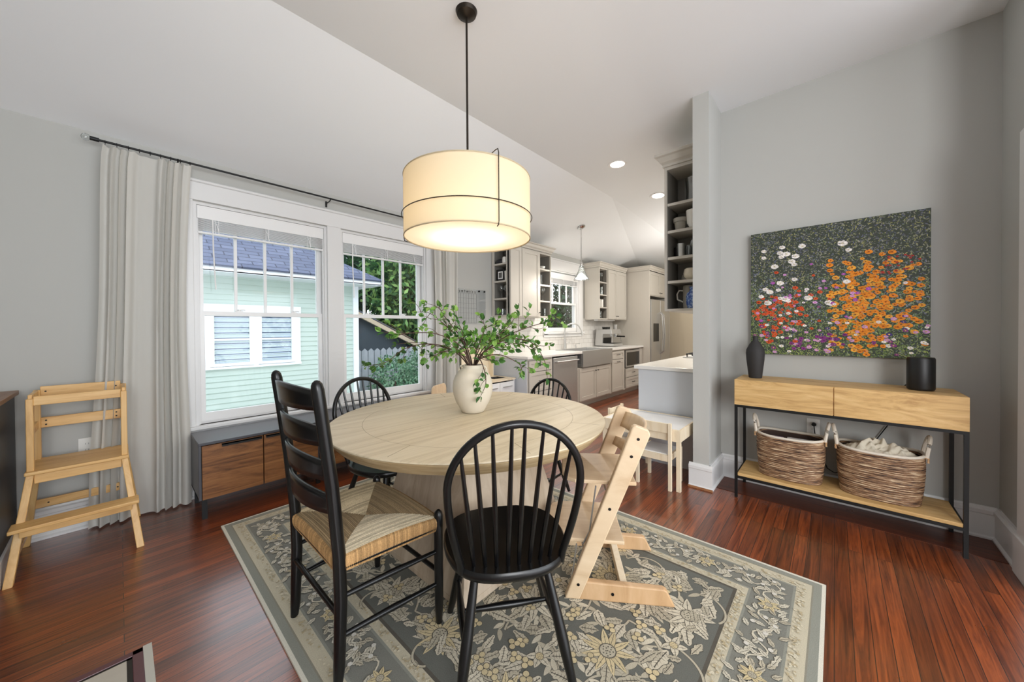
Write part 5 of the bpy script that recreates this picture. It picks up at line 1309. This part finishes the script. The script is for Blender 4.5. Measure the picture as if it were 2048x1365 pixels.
def crown(g, x0, x1, yf, z0, h=0.09, left=True, right=False, yb=W-0.014):
    pr = [(0, 0), (-0.012, 0), (-0.012, 0.022), (-0.030, 0.040), (-0.042, 0.070), (-0.058, 0.078), (-0.058, h), (0, h)]
    for (u0, w0), (u1, w1) in zip(pr[1:-1], pr[2:]):
        A = [(x0+(u0 if left else 0), yb), (x0+(u0 if left else 0), yf+u0), (x1-(u0 if right else 0), yf+u0), (x1-(u0 if right else 0), yb)]
        B = [(x0+(u1 if left else 0), yb), (x0+(u1 if left else 0), yf+u1), (x1-(u1 if right else 0), yf+u1), (x1-(u1 if right else 0), yb)]
        for k in range(3):
            g.f([g.v((*A[k], z0+w0)), g.v((*A[k+1], z0+w0)), g.v((*B[k+1], z0+w1)), g.v((*B[k], z0+w1))])
    e = pr[-1]; u = pr[-2][0]
    g.f([g.v((x0+(u if left else 0), yb, z0+h)), g.v((x0+(u if left else 0), yf+u, z0+h)), g.v((x1-(u if right else 0), yf+u, z0+h)), g.v((x1-(u if right else 0), yb, z0+h))])
UY = 3.277; UB = 1.435; UT = 2.42; yb = W-0.012
# wall cabinet with open shelves at both ends
t = thing('open_end_wall_cabinet', 'grey wall cabinet with open shelves at its dining end, left of the kitchen window', 'kitchen cabinet', (0, 0, 0))
xa, xb, xc, xd = 3.549, 3.79, 4.232, 4.528
g = G()
g.box(xa, UY, UB, xd, yb, UB+0.022); g.box(xa, UY, UT-0.03, xd, yb, UT)
g.box(xa, yb-0.012, UB+.022, xd, yb, UT-.03)                  # back
g.box(xa, UY, UB+.022, xa+0.022, UY+0.04, UT-.03); g.box(xa, UY, UB+.022, xb, UY+0.018, UT-.03)
g.box(xb, UY, UB+.022, xb+0.018, yb-.012, UT-.03); g.box(xc-0.018, UY, UB+.022, xc, yb-.012, UT-.03); g.box(xd-0.018, UY, UB+.022, xd, yb-.012, UT-.03)
g.box(xc, UY, UB+.022, xc+0.02, UY+.02, UT-.03)
g.box(xa, yb-0.035, UB+.022, xa+0.02, yb-.012, UT-.03)
obj('carcass', g, M_cab, t, bevel=0.001)
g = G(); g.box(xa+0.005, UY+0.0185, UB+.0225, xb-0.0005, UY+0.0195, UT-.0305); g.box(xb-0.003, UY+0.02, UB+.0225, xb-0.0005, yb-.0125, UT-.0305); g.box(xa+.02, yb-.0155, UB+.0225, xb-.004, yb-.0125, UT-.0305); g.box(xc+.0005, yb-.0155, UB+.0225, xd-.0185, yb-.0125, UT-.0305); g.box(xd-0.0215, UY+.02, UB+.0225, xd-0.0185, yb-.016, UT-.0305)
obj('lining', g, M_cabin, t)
SH1 = (1.682, 1.925, 2.165)
for z_ in SH1:
    g = G(); g.box(xa+0.003, UY+0.02, z_-0.011, xb-0.003, yb-0.016, z_+0.011); obj('shelf', g, M_cab, t)
    g = G(); g.box(xc+0.001, UY+0.006, z_-0.011, xd-0.022, yb-0.016, z_+0.011); obj('shelf', g, M_cab, t)
g = G(); shaker(g, xb+0.03, xc-0.008, UB+0.01, UT-0.015, UY-0.018, 0.06); d_ = obj('door', g, M_cab, t, bevel=0.001); knob(d_, xc-0.035, UY-0.018, 1.505)
g = G(); shaker(g, xa+0.03, xb+0.022, UB+0.01, UT-0.015, UY-0.016, 0.05, 0.004); obj('door', g, M_cab, t, bevel=0.001)
g = G(); crown(g, xa, xd, UY, UT, 0.092, True, True); obj('crown_moulding', g, M_cab, t)
t = thing('wall_cabinet', 'grey wall cabinet with an open glass shelf column, right of the kitchen window', 'kitchen cabinet', (0, 0, 0))
xa, xb, xm, xd = 6.062, 6.375, 6.745, 7.20
g = G(); g.box(xa, UY, UB, xd, yb, UB+0.022); g.box(xa, UY, UT-0.03, xd, yb, UT); g.box(xa, yb-.012, UB+.022, xd, yb, UT-.03)
g.box(xa, UY, UB+.022, xa+0.022, yb-.012, UT-.03); g.box(xb, UY, UB+.022, xb+0.02, yb-.012, UT-.03); g.box(xd-.02, UY, UB+.022, xd, yb-.012, UT-.03)
obj('carcass', g, M_cab, t, bevel=0.001)
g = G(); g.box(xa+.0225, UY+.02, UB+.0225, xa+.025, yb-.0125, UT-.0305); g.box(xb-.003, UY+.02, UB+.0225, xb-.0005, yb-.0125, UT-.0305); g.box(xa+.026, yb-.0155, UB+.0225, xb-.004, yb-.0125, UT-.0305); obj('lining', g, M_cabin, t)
SH2 = (1.66, 1.90, 2.14)
for z_ in SH2:
    g = G(); g.box(xa+.026, UY+.006, z_-.011, xb-.004, yb-.016, z_+.011); obj('shelf', g, M_cab, t)
for x0_, x1_, kx in ((xb+.012, xm-.003, xm-.03), (xm+.003, xd-.01, xm+.03)):
    g = G(); shaker(g, x0_, x1_, UB+.01, UT-.015, UY-.018, 0.055); d_ = obj('door', g, M_cab, t, bevel=.001); knob(d_, kx, UY-.018, 1.505)
g = G(); crown(g, xa, 7.188, UY, UT, 0.092, True, False); obj('crown_moulding', g, M_cab, t)
g = G(); g.box(6.1, 3.33, UB-0.022, 6.8, 3.41, UB-0.001)
tag(obj('under_cabinet_light_bar', g, M_white), 'slim white light bar under the far wall cabinet above the espresso machine', 'light bar')
# fridge surround and fridge
t = thing('fridge_surround', 'tall grey fridge panel with two small doors above the steel fridge', 'kitchen cabinet', (0, 0, 0))
g = G(); g.box(7.25, 2.80, 0.0, 7.29, yb, 2.44); obj('side_panel', g, M_cab, t)
g = G(); g.box(8.42, 2.80, 0.0, 8.46, yb, 2.44); obj('side_panel', g, M_cab, t)
g = G(); g.box(7.29, 2.82, 1.93, 8.42, yb, 2.44); obj('carcass', g, M_cab, t)
for x0_, x1_, kx in ((7.30, 7.86, 7.82), (7.87, 8.41, 7.91)):
    g = G(); shaker(g, x0_, x1_, 1.945, 2.425, 2.801, 0.06); d_ = obj('door', g, M_cab, t, bevel=.001); knob(d_, kx, 2.801, 2.01)
g = G(); crown(g, 7.25, 8.46, 2.80, 2.44, 0.092, True, True); obj('crown_moulding', g, M_cab, t)
t = thing('refrigerator', 'stainless steel side-by-side refrigerator beside the tall grey panel', 'refrigerator', (0, 0, 0))
g = G(); g.box(7.32, 2.88, 0.02, 8.40, yb-.02, 1.88); obj('body', g, plain('fridge_grey', (120, 120, 122), 0.5), t)
g = G(); g.box(7.325, 2.79, 0.05, 7.845, 2.879, 1.86); dl = obj('door', g, M_steel, t, bevel=0.012)
g = G(); g.box(7.855, 2.79, 0.05, 8.395, 2.879, 1.86); dr = obj('door', g, M_steel, t, bevel=0.012)
g = G(); g.box(7.45, 2.785, 0.98, 7.74, 2.7895, 1.36); obj('water_dispenser', g, M_black, dl)
for par, x_ in ((dl, 7.80), (dr, 7.90)):
    g = G(); g.tube([(x_, 2.79, 0.72), (x_, 2.74, 0.76), (x_, 2.715, 1.1), (x_, 2.74, 1.54), (x_, 2.79, 1.60)], 0.013, 10); obj('handle', g, M_steel, par, smooth=True)
g = G(); g.box(7.36, 2.80, 1.861, 7.46, 2.86, 1.875); obj('hinge', g, M_blackm, dl)
g = G(); g.box(8.50, 0.95, 0, 8.90, 3.59, 0.002)
# peninsula run (right wall of the kitchen)
t = thing('peninsula_cabinet', 'blue-grey panelled end of the kitchen peninsula behind the children\'s table', 'kitchen cabinet', (0, 0, 0))
g = G(); g.box(3.41, 0.85, 0.0, 8.3, 1.42, 0.868); obj('carcass', g, M_cab, t)
g = G(); g.box(3.40, 0.85, 0.0, 3.4095, 1.42, 0.868); obj('end_panel', g, M_end, t)
g = G(); g.box(3.38, 0.848, 0.872, 8.3, 1.458, 0.905)
tag(obj('peninsula_countertop', g, M_counter, bevel=0.003), 'white quartz worktop on the peninsula beside the stub wall', 'countertop')
t = thing('gas_cooktop', 'gas cooktop with black cast iron grates on the peninsula worktop', 'cooktop', (4.55, 1.12, 0.906))
g = G(); g.box(0, -0.24, 0, 0.75, 0.24, 0.012); obj('steel_tray', g, M_steel, t, bevel=0.004)
for k in range(3):
    g = G(); x_ = 0.02+k*0.24
    for y_ in (-0.2, 0.2): g.box(x_, y_-.006, 0.04, x_+0.22, y_+.006, 0.052)
    for xx in (x_, x_+0.21): g.box(xx, -0.2, 0.04, xx+0.012, 0.2, 0.052)
    for yy in (-0.1, 0.1): g.box(x_+.01, yy-.005, 0.042, x_+.21, yy+.005, 0.054)
    g.box(x_+.105, -0.2, 0.042, x_+.115, 0.2, 0.054)
    for xx in (x_, x_+.208):
        for yy in (-.2, .19): g.box(xx, yy, 0.012, xx+.01, yy+.01, 0.04)
    obj('grate', g, M_black, t)
# tall open shelf cabinet on the stub wall
t = thing('open_shelf_wall_cabinet', 'tall grey wall cabinet with five open shelf bays beside the stub wall', 'kitchen cabinet', (0, 0, 0))
g = G(); ya, yz = 0.846, 1.172; x0_ = 3.40; zb, zt_ = 1.42, 2.745
g.box(x0_, yz-0.022, zb, 4.4, yz, zt_); g.box(x0_, ya, zb, 4.4, yz-.022, zb+0.022); g.box(x0_, ya, zt_-0.03, 4.4, yz-.022, zt_); g.box(x0_+0.30, ya, zb+.022, x0_+0.32, yz-.022, zt_-.03); g.box(x0_, ya, zb+.022, x0_+.3, ya+0.012, zt_-.03)
obj('carcass', g, M_cab, t, bevel=.001)
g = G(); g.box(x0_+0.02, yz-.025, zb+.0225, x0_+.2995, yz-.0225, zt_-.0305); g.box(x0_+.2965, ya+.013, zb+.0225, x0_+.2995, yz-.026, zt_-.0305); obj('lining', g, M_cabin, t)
SH3 = (1.688, 1.905, 2.148, 2.397)
for z_ in SH3:
    g = G(); g.box(x0_+.004, ya+.013, z_-.013, x0_+.296, yz-.026, z_+.011); obj('shelf', g, M_cab, t)
g = G()
pr = [(0, 0), (-0.012, 0), (-0.012, 0.022), (-0.030, 0.040), (-0.050, 0.080), (-0.068, 0.090), (-0.068, 0.112)]
for (u0, w0), (u1, w1) in zip(pr, pr[1:]):
    g.f([g.v((x0_+u0, ya, zt_+w0)), g.v((x0_+u0, yz-u0, zt_+w0)), g.v((x0_+u1, yz-u1, zt_+w1)), g.v((x0_+u1, ya, zt_+w1))])
    g.f([g.v((x0_+u0, yz-u0, zt_+w0)), g.v((4.4, yz-u0, zt_+w0)), g.v((4.4, yz-u1, zt_+w1)), g.v((x0_+u1, yz-u1, zt_+w1))])
g.f([g.v((x0_-.068, ya, zt_+.112)), g.v((4.4, ya, zt_+.112)), g.v((4.4, yz+.068, zt_+.112)), g.v((x0_-.068, yz+.068, zt_+.112))])
obj('crown_moulding', g, M_cab, t)

# shelf contents -----------------------------------------------------------------
def vessel(name, label, cat, prof, loc, mat, group=None, n=20):
    g = G(); g.lathe(prof, n); o = obj(name, g, mat, smooth=45, loc=loc); tag(o, label, cat, group); return o
def wine(label, loc, s=1.0, group=None):
    return vessel('wine_glass', label, 'wine glass', [(0, 0), (0.034*s, 0.001), (0.005*s, 0.006), (0.004*s, 0.085*s), (0.012*s, 0.095*s), (0.034*s, 0.125*s), (0.036*s, 0.155*s), (0.029*s, 0.19*s), (0.0275*s, 0.19*s), (0.034*s, 0.155*s), (0.03*s, 0.125*s), (0.0, 0.10*s)], loc, M_glassw, group)
def tumbler(label, loc, h=0.10, r=0.034, group=None, mat=None):
    return vessel('drinking_glass', label, 'glass', [(0, 0), (r*0.85, 0), (r, h), (r-0.0025, h), (r*0.82, 0.008), (0, 0.008)], loc, mat or M_glassw, group)
# left end column of the near wall cabinet
for k, (dx, dy) in enumerate(((0.07, 0.20), (0.07, 0.11), (0.16, 0.18), (0.15, 0.09))):
    wine('stemmed wine glass on the third shelf down, dining end of the near cabinet', (3.549+dx, UY+dy, SH1[0]+.0115), 0.95, 'wine glasses in the dining end shelves')
for k, (dx, dy) in enumerate(((0.06, 0.17), (0.06, 0.09), (0.14, 0.21), (0.14, 0.12), (0.2, 0.07))):
    tumbler('cut glass tumbler on the bottom shelf, dining end of the near cabinet', (3.549+dx, UY+dy, UB+.0225), 0.09, 0.033, 'tumblers in the dining end shelves')
t = thing('picture_frame', 'small black-framed black-and-white photograph on the dining end shelves', 'picture frame', (3.60, 3.475, SH1[1]+.0115), math.radians(-90))
g = G(); g.box(-0.075, 0, 0, 0.075, 0.016, 0.165); obj('frame', g, M_black, t, bevel=.002)
g = G(); g.box(-0.045, -0.002, 0.03, 0.045, -0.0002, 0.135); obj('mat_board', g, M_white, t)
g = G(); g.box(-0.030, -0.003, 0.045, 0.030, -0.0021, 0.12); obj('photograph', g, plain('photo_print', (92, 92, 90), 0.4, var=0.9, scale=40), t)
vessel('white_planter', 'pale square-shouldered pot beside the small framed photograph', 'pot', [(0, 0), (0.045, 0), (0.05, 0.13), (0.046, 0.13), (0.04, 0.01), (0, 0.01)], (3.62, 3.35, SH1[1]+.0115), M_whitecer)
vessel('jar_with_wooden_lid', 'white jar with wooden lid on the top shelf behind the drum lamp', 'jar', [(0, 0), (0.035, 0), (0.04, 0.02), (0.038, 0.075), (0.03, 0.085), (0, 0.086)], (3.60, 3.385, SH1[2]+.0115), M_whitecer)
g = G(); g.ball((0, 0, 0.035), 0.055, 0.075, 0.04, 16); tag(obj('dark_bowl', g, M_dark, smooth=True, loc=(3.62, 3.50, SH1[2]+.008)), 'dark blue rounded bowl on the top shelf of the dining end', 'bowl')
# right column of near wall cabinet
cx_ = 4.37
wine('large wine glass in the kitchen-side open column of the near wall cabinet', (cx_+0.05, 3.36, SH1[0]+.0115), 1.1)
wine('second wine glass behind the large one in the kitchen-side open column', (cx_-0.06, 3.45, SH1[0]+.0115), 1.0)
for k in range(3): tumbler('clear tumbler on the bottom shelf of the kitchen-side open column', (cx_-0.06+0.08*k, 3.36+0.04*(k % 2), UB+.0225), 0.12, 0.033, 'tumblers in the kitchen-side column')
for k in range(2): tumbler('tall clear glass on the middle shelf of the kitchen-side open column', (cx_-0.05+0.11*k, 3.40, SH1[1]+.0115), 0.17, 0.034, 'tall glasses in the kitchen-side column')
vessel('small_white_bowl', 'small white bowl on the top shelf of the kitchen-side open column', 'bowl', [(0, 0), (0.02, 0), (0.045, 0.03), (0.05, 0.05), (0.03, 0.06), (0, 0.062)], (cx_+0.05, 3.37, SH1[2]+.0115), M_whitecer)
tumbler('clear glass jar at the back of the top shelf in the kitchen-side open column', (cx_-0.07, 3.46, SH1[2]+.0115), 0.15, 0.04)
# far wall cabinet column
cx_ = 6.215
for k in range(4): wine('small stemmed glass on the top shelf of the far open column', (cx_-0.09+0.06*k, 3.34+0.06*(k % 2), SH2[2]+.0115), 0.95, 'stemmed glasses in the far column')
for k in range(4): tumbler('tall clear glass on the second shelf of the far open column', (cx_-0.09+0.065*k, 3.34+0.05*(k % 2), SH2[1]+.0115), 0.15, 0.028, 'tall glasses in the far column')
for k in range(2): vessel('white_mug', ('left' if k == 0 else 'right')+' one of two white mugs in the far open column', 'mug', [(0, 0), (0.038, 0), (0.042, 0.02), (0.042, 0.15), (0.038, 0.15), (0.037, 0.01), (0, 0.01)], (cx_-0.06+0.11*k, 3.35, SH2[0]+.0115), M_whitecer)
for k in range(2): tumbler('clear glass on the bottom shelf of the far open column', (cx_-0.05+0.09*k, 3.36, UB+.0225), 0.14, 0.03, 'glasses at the bottom of the far column')
# tall open shelf cabinet
t = thing('glass_pitcher', 'clear glass pitcher on the top shelf of the tall open cabinet', 'pitcher', (3.55, 0.965, SH3[3]+.0115))
g = G(); g.lathe([(0, 0), (0.055, 0), (0.062, 0.03), (0.058, 0.12), (0.068, 0.23), (0.065, 0.23), (0.055, 0.12), (0.058, 0.03), (0, 0.01)], 24); obj('body', g, M_glassw, t, smooth=True)
g = G(); g.tube([(0, -0.06, 0.19), (0, -0.10, 0.18), (0, -0.105, 0.10), (0, -0.06, 0.05)], 0.007, 8); obj('handle', g, M_glassw, t, smooth=True)
g = G(); g.box(-0.01, -0.07, 0, 0.01, 0.07, 0.24); tag(obj('glass_tray', g, plain('smoky_tray', (120, 120, 116), 0.3), loc=(3.66, 1.0, SH3[3]+.0115)), 'grey tray standing behind the glass pitcher', 'tray')
vessel('grey_crock', 'grey glazed crock with banded rim on the second shelf of the tall open cabinet', 'crock', [(0, 0), (0.042, 0), (0.052, 0.075), (0.060, 0.078), (0.062, 0.112), (0.055, 0.116), (0.05, 0.08), (0.03, 0.01), (0, 0.01)], (3.48, 1.055, SH3[2]+.0115), M_greycer)
vessel('white_bowl', 'tall white bowl beside the grey crock in the tall open cabinet', 'bowl', [(0, 0), (0.035, 0), (0.06, 0.05), (0.068, 0.16), (0.062, 0.16), (0.05, 0.05), (0, 0.012)], (3.47, 0.935, SH3[2]+.0115), M_whitecer)
vessel('steel_tumbler', 'brushed steel tumbler on the middle shelf of the tall open cabinet', 'tumbler', [(0, 0), (0.026, 0), (0.031, 0.12), (0.029, 0.12), (0.025, 0.008), (0, 0.008)], (3.46, 1.045, SH3[1]+.0115), M_steel)
vessel('black_tumbler', 'black tumbler behind the steel tumbler in the tall open cabinet', 'tumbler', [(0, 0), (0.028, 0), (0.032, 0.11), (0.029, 0.11), (0.025, 0.008), (0, 0.008)], (3.56, 1.105, SH3[1]+.0115), M_black)
wine('lavender-tinted goblet on the middle shelf of the tall open cabinet', (3.46, 0.945, SH3[1]+.0115), 0.72)
for k in range(2): tumbler('dark clear glass standing behind the lavender goblet in the tall open cabinet', (3.58, 0.94+0.075*k, SH3[1]+.0115), 0.12, 0.032, 'dark glasses behind the goblet')
vessel('painted_round_pot', 'round cream pot with small painted flowers in the tall open cabinet', 'pot', [(0, 0), (0.03, 0), (0.055, 0.03), (0.060, 0.06), (0.052, 0.098), (0.038, 0.106), (0.036, 0.10), (0.05, 0.05), (0, 0.01)], (3.47, 0.965, SH3[0]+.0115), plain('painted_cream', (220, 210, 190), 0.35, var=0.18, scale=28))
vessel('beige_jar', 'small beige jar behind the round cream pot in the tall open cabinet', 'jar', [(0, 0), (0.03, 0), (0.036, 0.03), (0.03, 0.06), (0, 0.062)], (3.56, 1.035, SH3[0]+.0115), M_greycer)
t = thing('grey_ceramic_pitcher', 'tall grey ceramic pitcher with white loop handle in the tall open cabinet', 'pitcher', (3.55, 1.0, zb+.0225))
g = G(); g.lathe([(0, 0), (0.052, 0), (0.054, 0.20), (0.05, 0.215), (0.045, 0.21), (0.045, 0.02), (0, 0.015)], 24); obj('body', g, M_greycer, t, smooth=45)
g = G(); g.tube([(-0.01, 0.05, 0.17), (-0.01, 0.085, 0.175), (-0.01, 0.105, 0.14), (-0.01, 0.10, 0.09), (-0.01, 0.05, 0.065)], 0.007, 8); obj('handle', g, M_whitecer, t, smooth=True)
m_blue, n_, l_, b_ = nm('blue_mottled_glaze')
tc_ = n_.new('ShaderNodeTexCoord'); vo = n_.new('ShaderNodeTexNoise'); vo.inputs['Scale'].default_value = 38; vo.inputs['Detail'].default_value = 3; vo.inputs['Distortion'].default_value = 1.2
l_.new(tc_.outputs['Object'], vo.inputs['Vector']); cr_ = n_.new('ShaderNodeValToRGB'); e_ = cr_.color_ramp.elements
e_[0].position = 0.38; e_[0].color = (*lin((44, 66, 140)), 1); e_[1].position = 0.68; e_[1].color = (*lin((176, 196, 222)), 1); q_ = e_.new(0.5); q_.color = (*lin((82, 116, 178)), 1)
l_.new(vo.outputs['Fac'], cr_.inputs['Fac']); l_.new(cr_.outputs['Color'], b_.inputs['Base Color']); b_.inputs['Roughness'].default_value = 0.25
vessel('blue_glazed_vase', 'blue mottled vase with narrow neck in front of the grey pitcher', 'vase', [(0, 0), (0.040, 0), (0.052, 0.04), (0.055, 0.10), (0.048, 0.135), (0.026, 0.155), (0.022, 0.17), (0.030, 0.192), (0.025, 0.192), (0.018, 0.17), (0, 0.16)], (3.455, 0.945, zb+.0225), m_blue)

# wall calendar --------------------------------------------------------------------
t = thing('acrylic_wall_calendar', 'clear acrylic weekly calendar with black letters on the wall beside the kitchen cabinet', 'calendar', (2.93, W, 1.33))
g = G(); g.box(0.0, -0.008, 0.0, 0.50, -0.005, 0.47); obj('acrylic_sheet', g, glass_mat('acrylic', (0.97, 0.98, 0.99), 0.08), t)
g = G(); M_ink = plain('calendar_ink', (70, 70, 72), 0.5)
for k in range(8): g.box(0.01+0.045*k-0.0008, -0.0095, 0.02, 0.01+0.045*k+0.0008, -0.0085, 0.41)
for k in range(7): g.box(0.01, -0.0095, 0.02+0.065*k-0.0008, 0.325, -0.0085, 0.02+0.065*k+0.0008)
obj('grid_lines', g, M_ink, t)
for k, ch in enumerate('SMTWTFS'):
    cu = bpy.data.curves.new('day_letter', 'FONT'); cu.body = ch; cu.size = 0.042; cu.align_x = 'CENTER'; cu.extrude = 0.0006
    tmp_ = bpy.data.objects.new('tmp', cu); me_ = bpy.data.meshes.new_from_object(tmp_); bpy.data.objects.remove(tmp_); o = bpy.data.objects.new('day_letter', me_); COL.objects.link(o); o.parent = t; o.location = (0.0325+0.045*k, -0.0095, 0.418); o.rotation_euler = (PI/2, 0, 0); me_.materials.clear(); me_.materials.append(M_black)
for x_ in (0.37, 0.47):
    g = G(); g.cyl((x_, -0.009, 0.45), (x_, -0.022, 0.45), 0.012, n=12); obj('standoff', g, M_black, t)
for x_ in (0.02, 0.12, 0.24):
    g = G(); g.cyl((x_, -0.009, 0.455), (x_, -0.014, 0.455), 0.006, n=10); obj('standoff', g, M_chrome, t)

# toy kitchen and second high chair (beyond the table) ------------------------------
t = thing('toy_play_kitchen', 'pale wooden toy kitchen with small sink beyond the round table', 'toy kitchen', (2.93, 3.14, 0))
g = G(); g.box(0, 0, 0, 0.018, 0.40, 0.60); g.box(0.56, 0, 0, 0.578, 0.40, 0.60); g.box(0.018, 0.38, 0, 0.56, 0.40, 0.60); g.box(0.018, 0.01, 0.05, 0.56, 0.38, 0.068); obj('carcass', g, M_white, t, bevel=.002)
g = G(); g.box(-0.008, -0.012, 0.601, 0.586, 0.10, 0.622); g.box(-0.008, 0.28, 0.601, 0.586, 0.40, 0.622); g.box(-0.008, 0.10, 0.601, 0.30, 0.28, 0.622); g.box(0.53, 0.10, 0.601, 0.586, 0.28, 0.622); obj('worktop', g, M_paleply, t)
g = G(); g.box(0.30, 0.10, 0.53, 0.53, 0.28, 0.54); g.box(0.30, 0.10, 0.54, 0.308, 0.28, 0.618); g.box(0.522, 0.10, 0.54, 0.53, 0.28, 0.618); g.box(.308, .10, .54, .522, .108, .618); g.box(.308, .272, .54, .522, .28, .618); obj('sink_basin', g, plain('toy_basin_grey', (70, 68, 66), 0.3), t)
g = G(); g.box(0.0, 0.385, 0.60, 0.50, 0.40, 1.02); g.box(0.475, 0.30, 0.622, 0.49, 0.385, 1.02); obj('back_panel', g, M_paleply, t, bevel=.003)
for x0_, x1_ in ((0.022, 0.286), (0.292, 0.556)):
    g = G(); g.box(x0_, -0.012, 0.08, x1_, 0.004, 0.585); d_ = obj('door', g, M_white, t, bevel=.002); g = G(); g.box(x0_+.05, -0.03, 0.52, x1_-.05, -0.013, 0.53); obj('handle', g, M_steel, d_)
t = thing('small_wooden_chair', 'light wooden child chair with rounded back between the table and the right curtain', 'chair', (2.42, 3.10, 0), math.radians(-65))
for sx in (-1, 1):
    for sy in (-1, 1):
        g = G(); g.tube([(sx*0.13, sy*0.14, 0), (sx*0.11, sy*0.12, 0.36)], 0.014, 8); obj('leg', g, M_birch, t)
g = G(); g.box(-0.15, -0.16, 0.36, 0.15, 0.16, 0.378); obj('seat', g, M_birch, t, bevel=.006)
g = G(); g.prism([(-0.16, 0.378), (0.16, 0.378), (0.16, 0.60), (0.145, 0.64), (0.11, 0.66), (-0.11, 0.66), (-0.145, 0.64), (-0.16, 0.60)], -0.152, -0.136, 'x'); obj('backrest', g, M_birch, t, bevel=.004)

# lights of the kitchen and an added fill ----------------------------------------------------------------
M_lens = emit_mat('lamp_lens', (1.0, 0.93, 0.82), 9)
def downlight(label, x, y, z, rot=None):
    t = thing('recessed_downlight', label, 'ceiling light', (x, y, z), 0, None)
    if rot: t.rotation_euler = rot
    g = G(); g.lathe([(0.075, -0.001), (0.105, -0.004), (0.108, -0.0005)], 40); obj('trim_ring', g, M_white, t, smooth=True)
    g = G(); g.lathe([(0, -0.003), (0.075, -0.003)], 32); obj('lens', g, M_lens, t)
downlight('round recessed ceiling light nearest the drum lamp', 3.767, 1.807, ZC)
downlight('round recessed ceiling light beside the tall open shelves', 4.98, 1.80, 3.077, (0, math.atan(0.3/4.43), 0))
lamp('downlight_near', 'SPOT', (3.767, 1.807, 3.08), 60, (1, 0.9, 0.76), 0.07, aim=(3.767, 1.807, 0), spot=2.3)
lamp('downlight_far', 'SPOT', (4.98, 1.80, 3.05), 70, (1, 0.9, 0.76), 0.07, aim=(4.98, 1.8, 0), spot=2.3)
zc3 = ZC-(2.9-YC)*(ZC-ZW)/(W-YC)
t = thing('glass_pendant_lamp', 'small chrome pendant lamp with a clear bell shade over the kitchen sink', 'pendant lamp', (4.85, 2.93, 0))
zt_ = zc3-0.012
g = G(); g.lathe([(0, -0.03), (0.03, -0.028), (0.062, -0.012), (0.066, 0), (0, 0)], 32)
cn = obj('canopy', g, M_chrome, t, smooth=True, loc=(0, 0, zt_-0.004), rot=(-math.atan((ZC-ZW)/(W-YC)), 0, 0))
g = G(); g.cyl((0, 0, 2.29), (0, 0, zt_-0.02), 0.008, n=10); g.lathe([(0, 2.22), (0.028, 2.22), (0.03, 2.24), (0.022, 2.25), (0.026, 2.27), (0.012, 2.30), (0, 2.31)], 20); obj('stem', g, M_chrome, t, smooth=True)
g = G(); g.lathe([(0.030, 2.235), (0.040, 2.20), (0.050, 2.16), (0.085, 2.09), (0.118, 2.03), (0.122, 2.022)], 40); obj('bell_shade', g, M_glassw, t, smooth=True, thick=0.003)
for z_, r_ in ((2.205, 0.042), (2.17, 0.049), (2.024, 0.121)):
    g = G(); g.tube([(r_*math.cos(2*PI*k/32), r_*math.sin(2*PI*k/32), z_) for k in range(32)], 0.0035, 6, closed=True); obj('chrome_band', g, M_chrome, t, smooth=True)
g = G(); g.lathe([(0, 2.034), (0.08, 2.036), (0.098, 2.046), (0.07, 2.052), (0.03, 2.07), (0, 2.08)], 24); obj('bulb', g, M_lens, t, smooth=True)
lamp('sink_pendant_glow', 'POINT', (4.85, 2.93, 2.005), 22, (1.0, 0.92, 0.82), 0.012)
lamp('kitchen_rear_fill', 'POINT', (6.6, 1.62, 2.0), 40, (1, 0.95, 0.88), 0.2)  # unseen fill added to lift the dim far kitchen and its ceiling
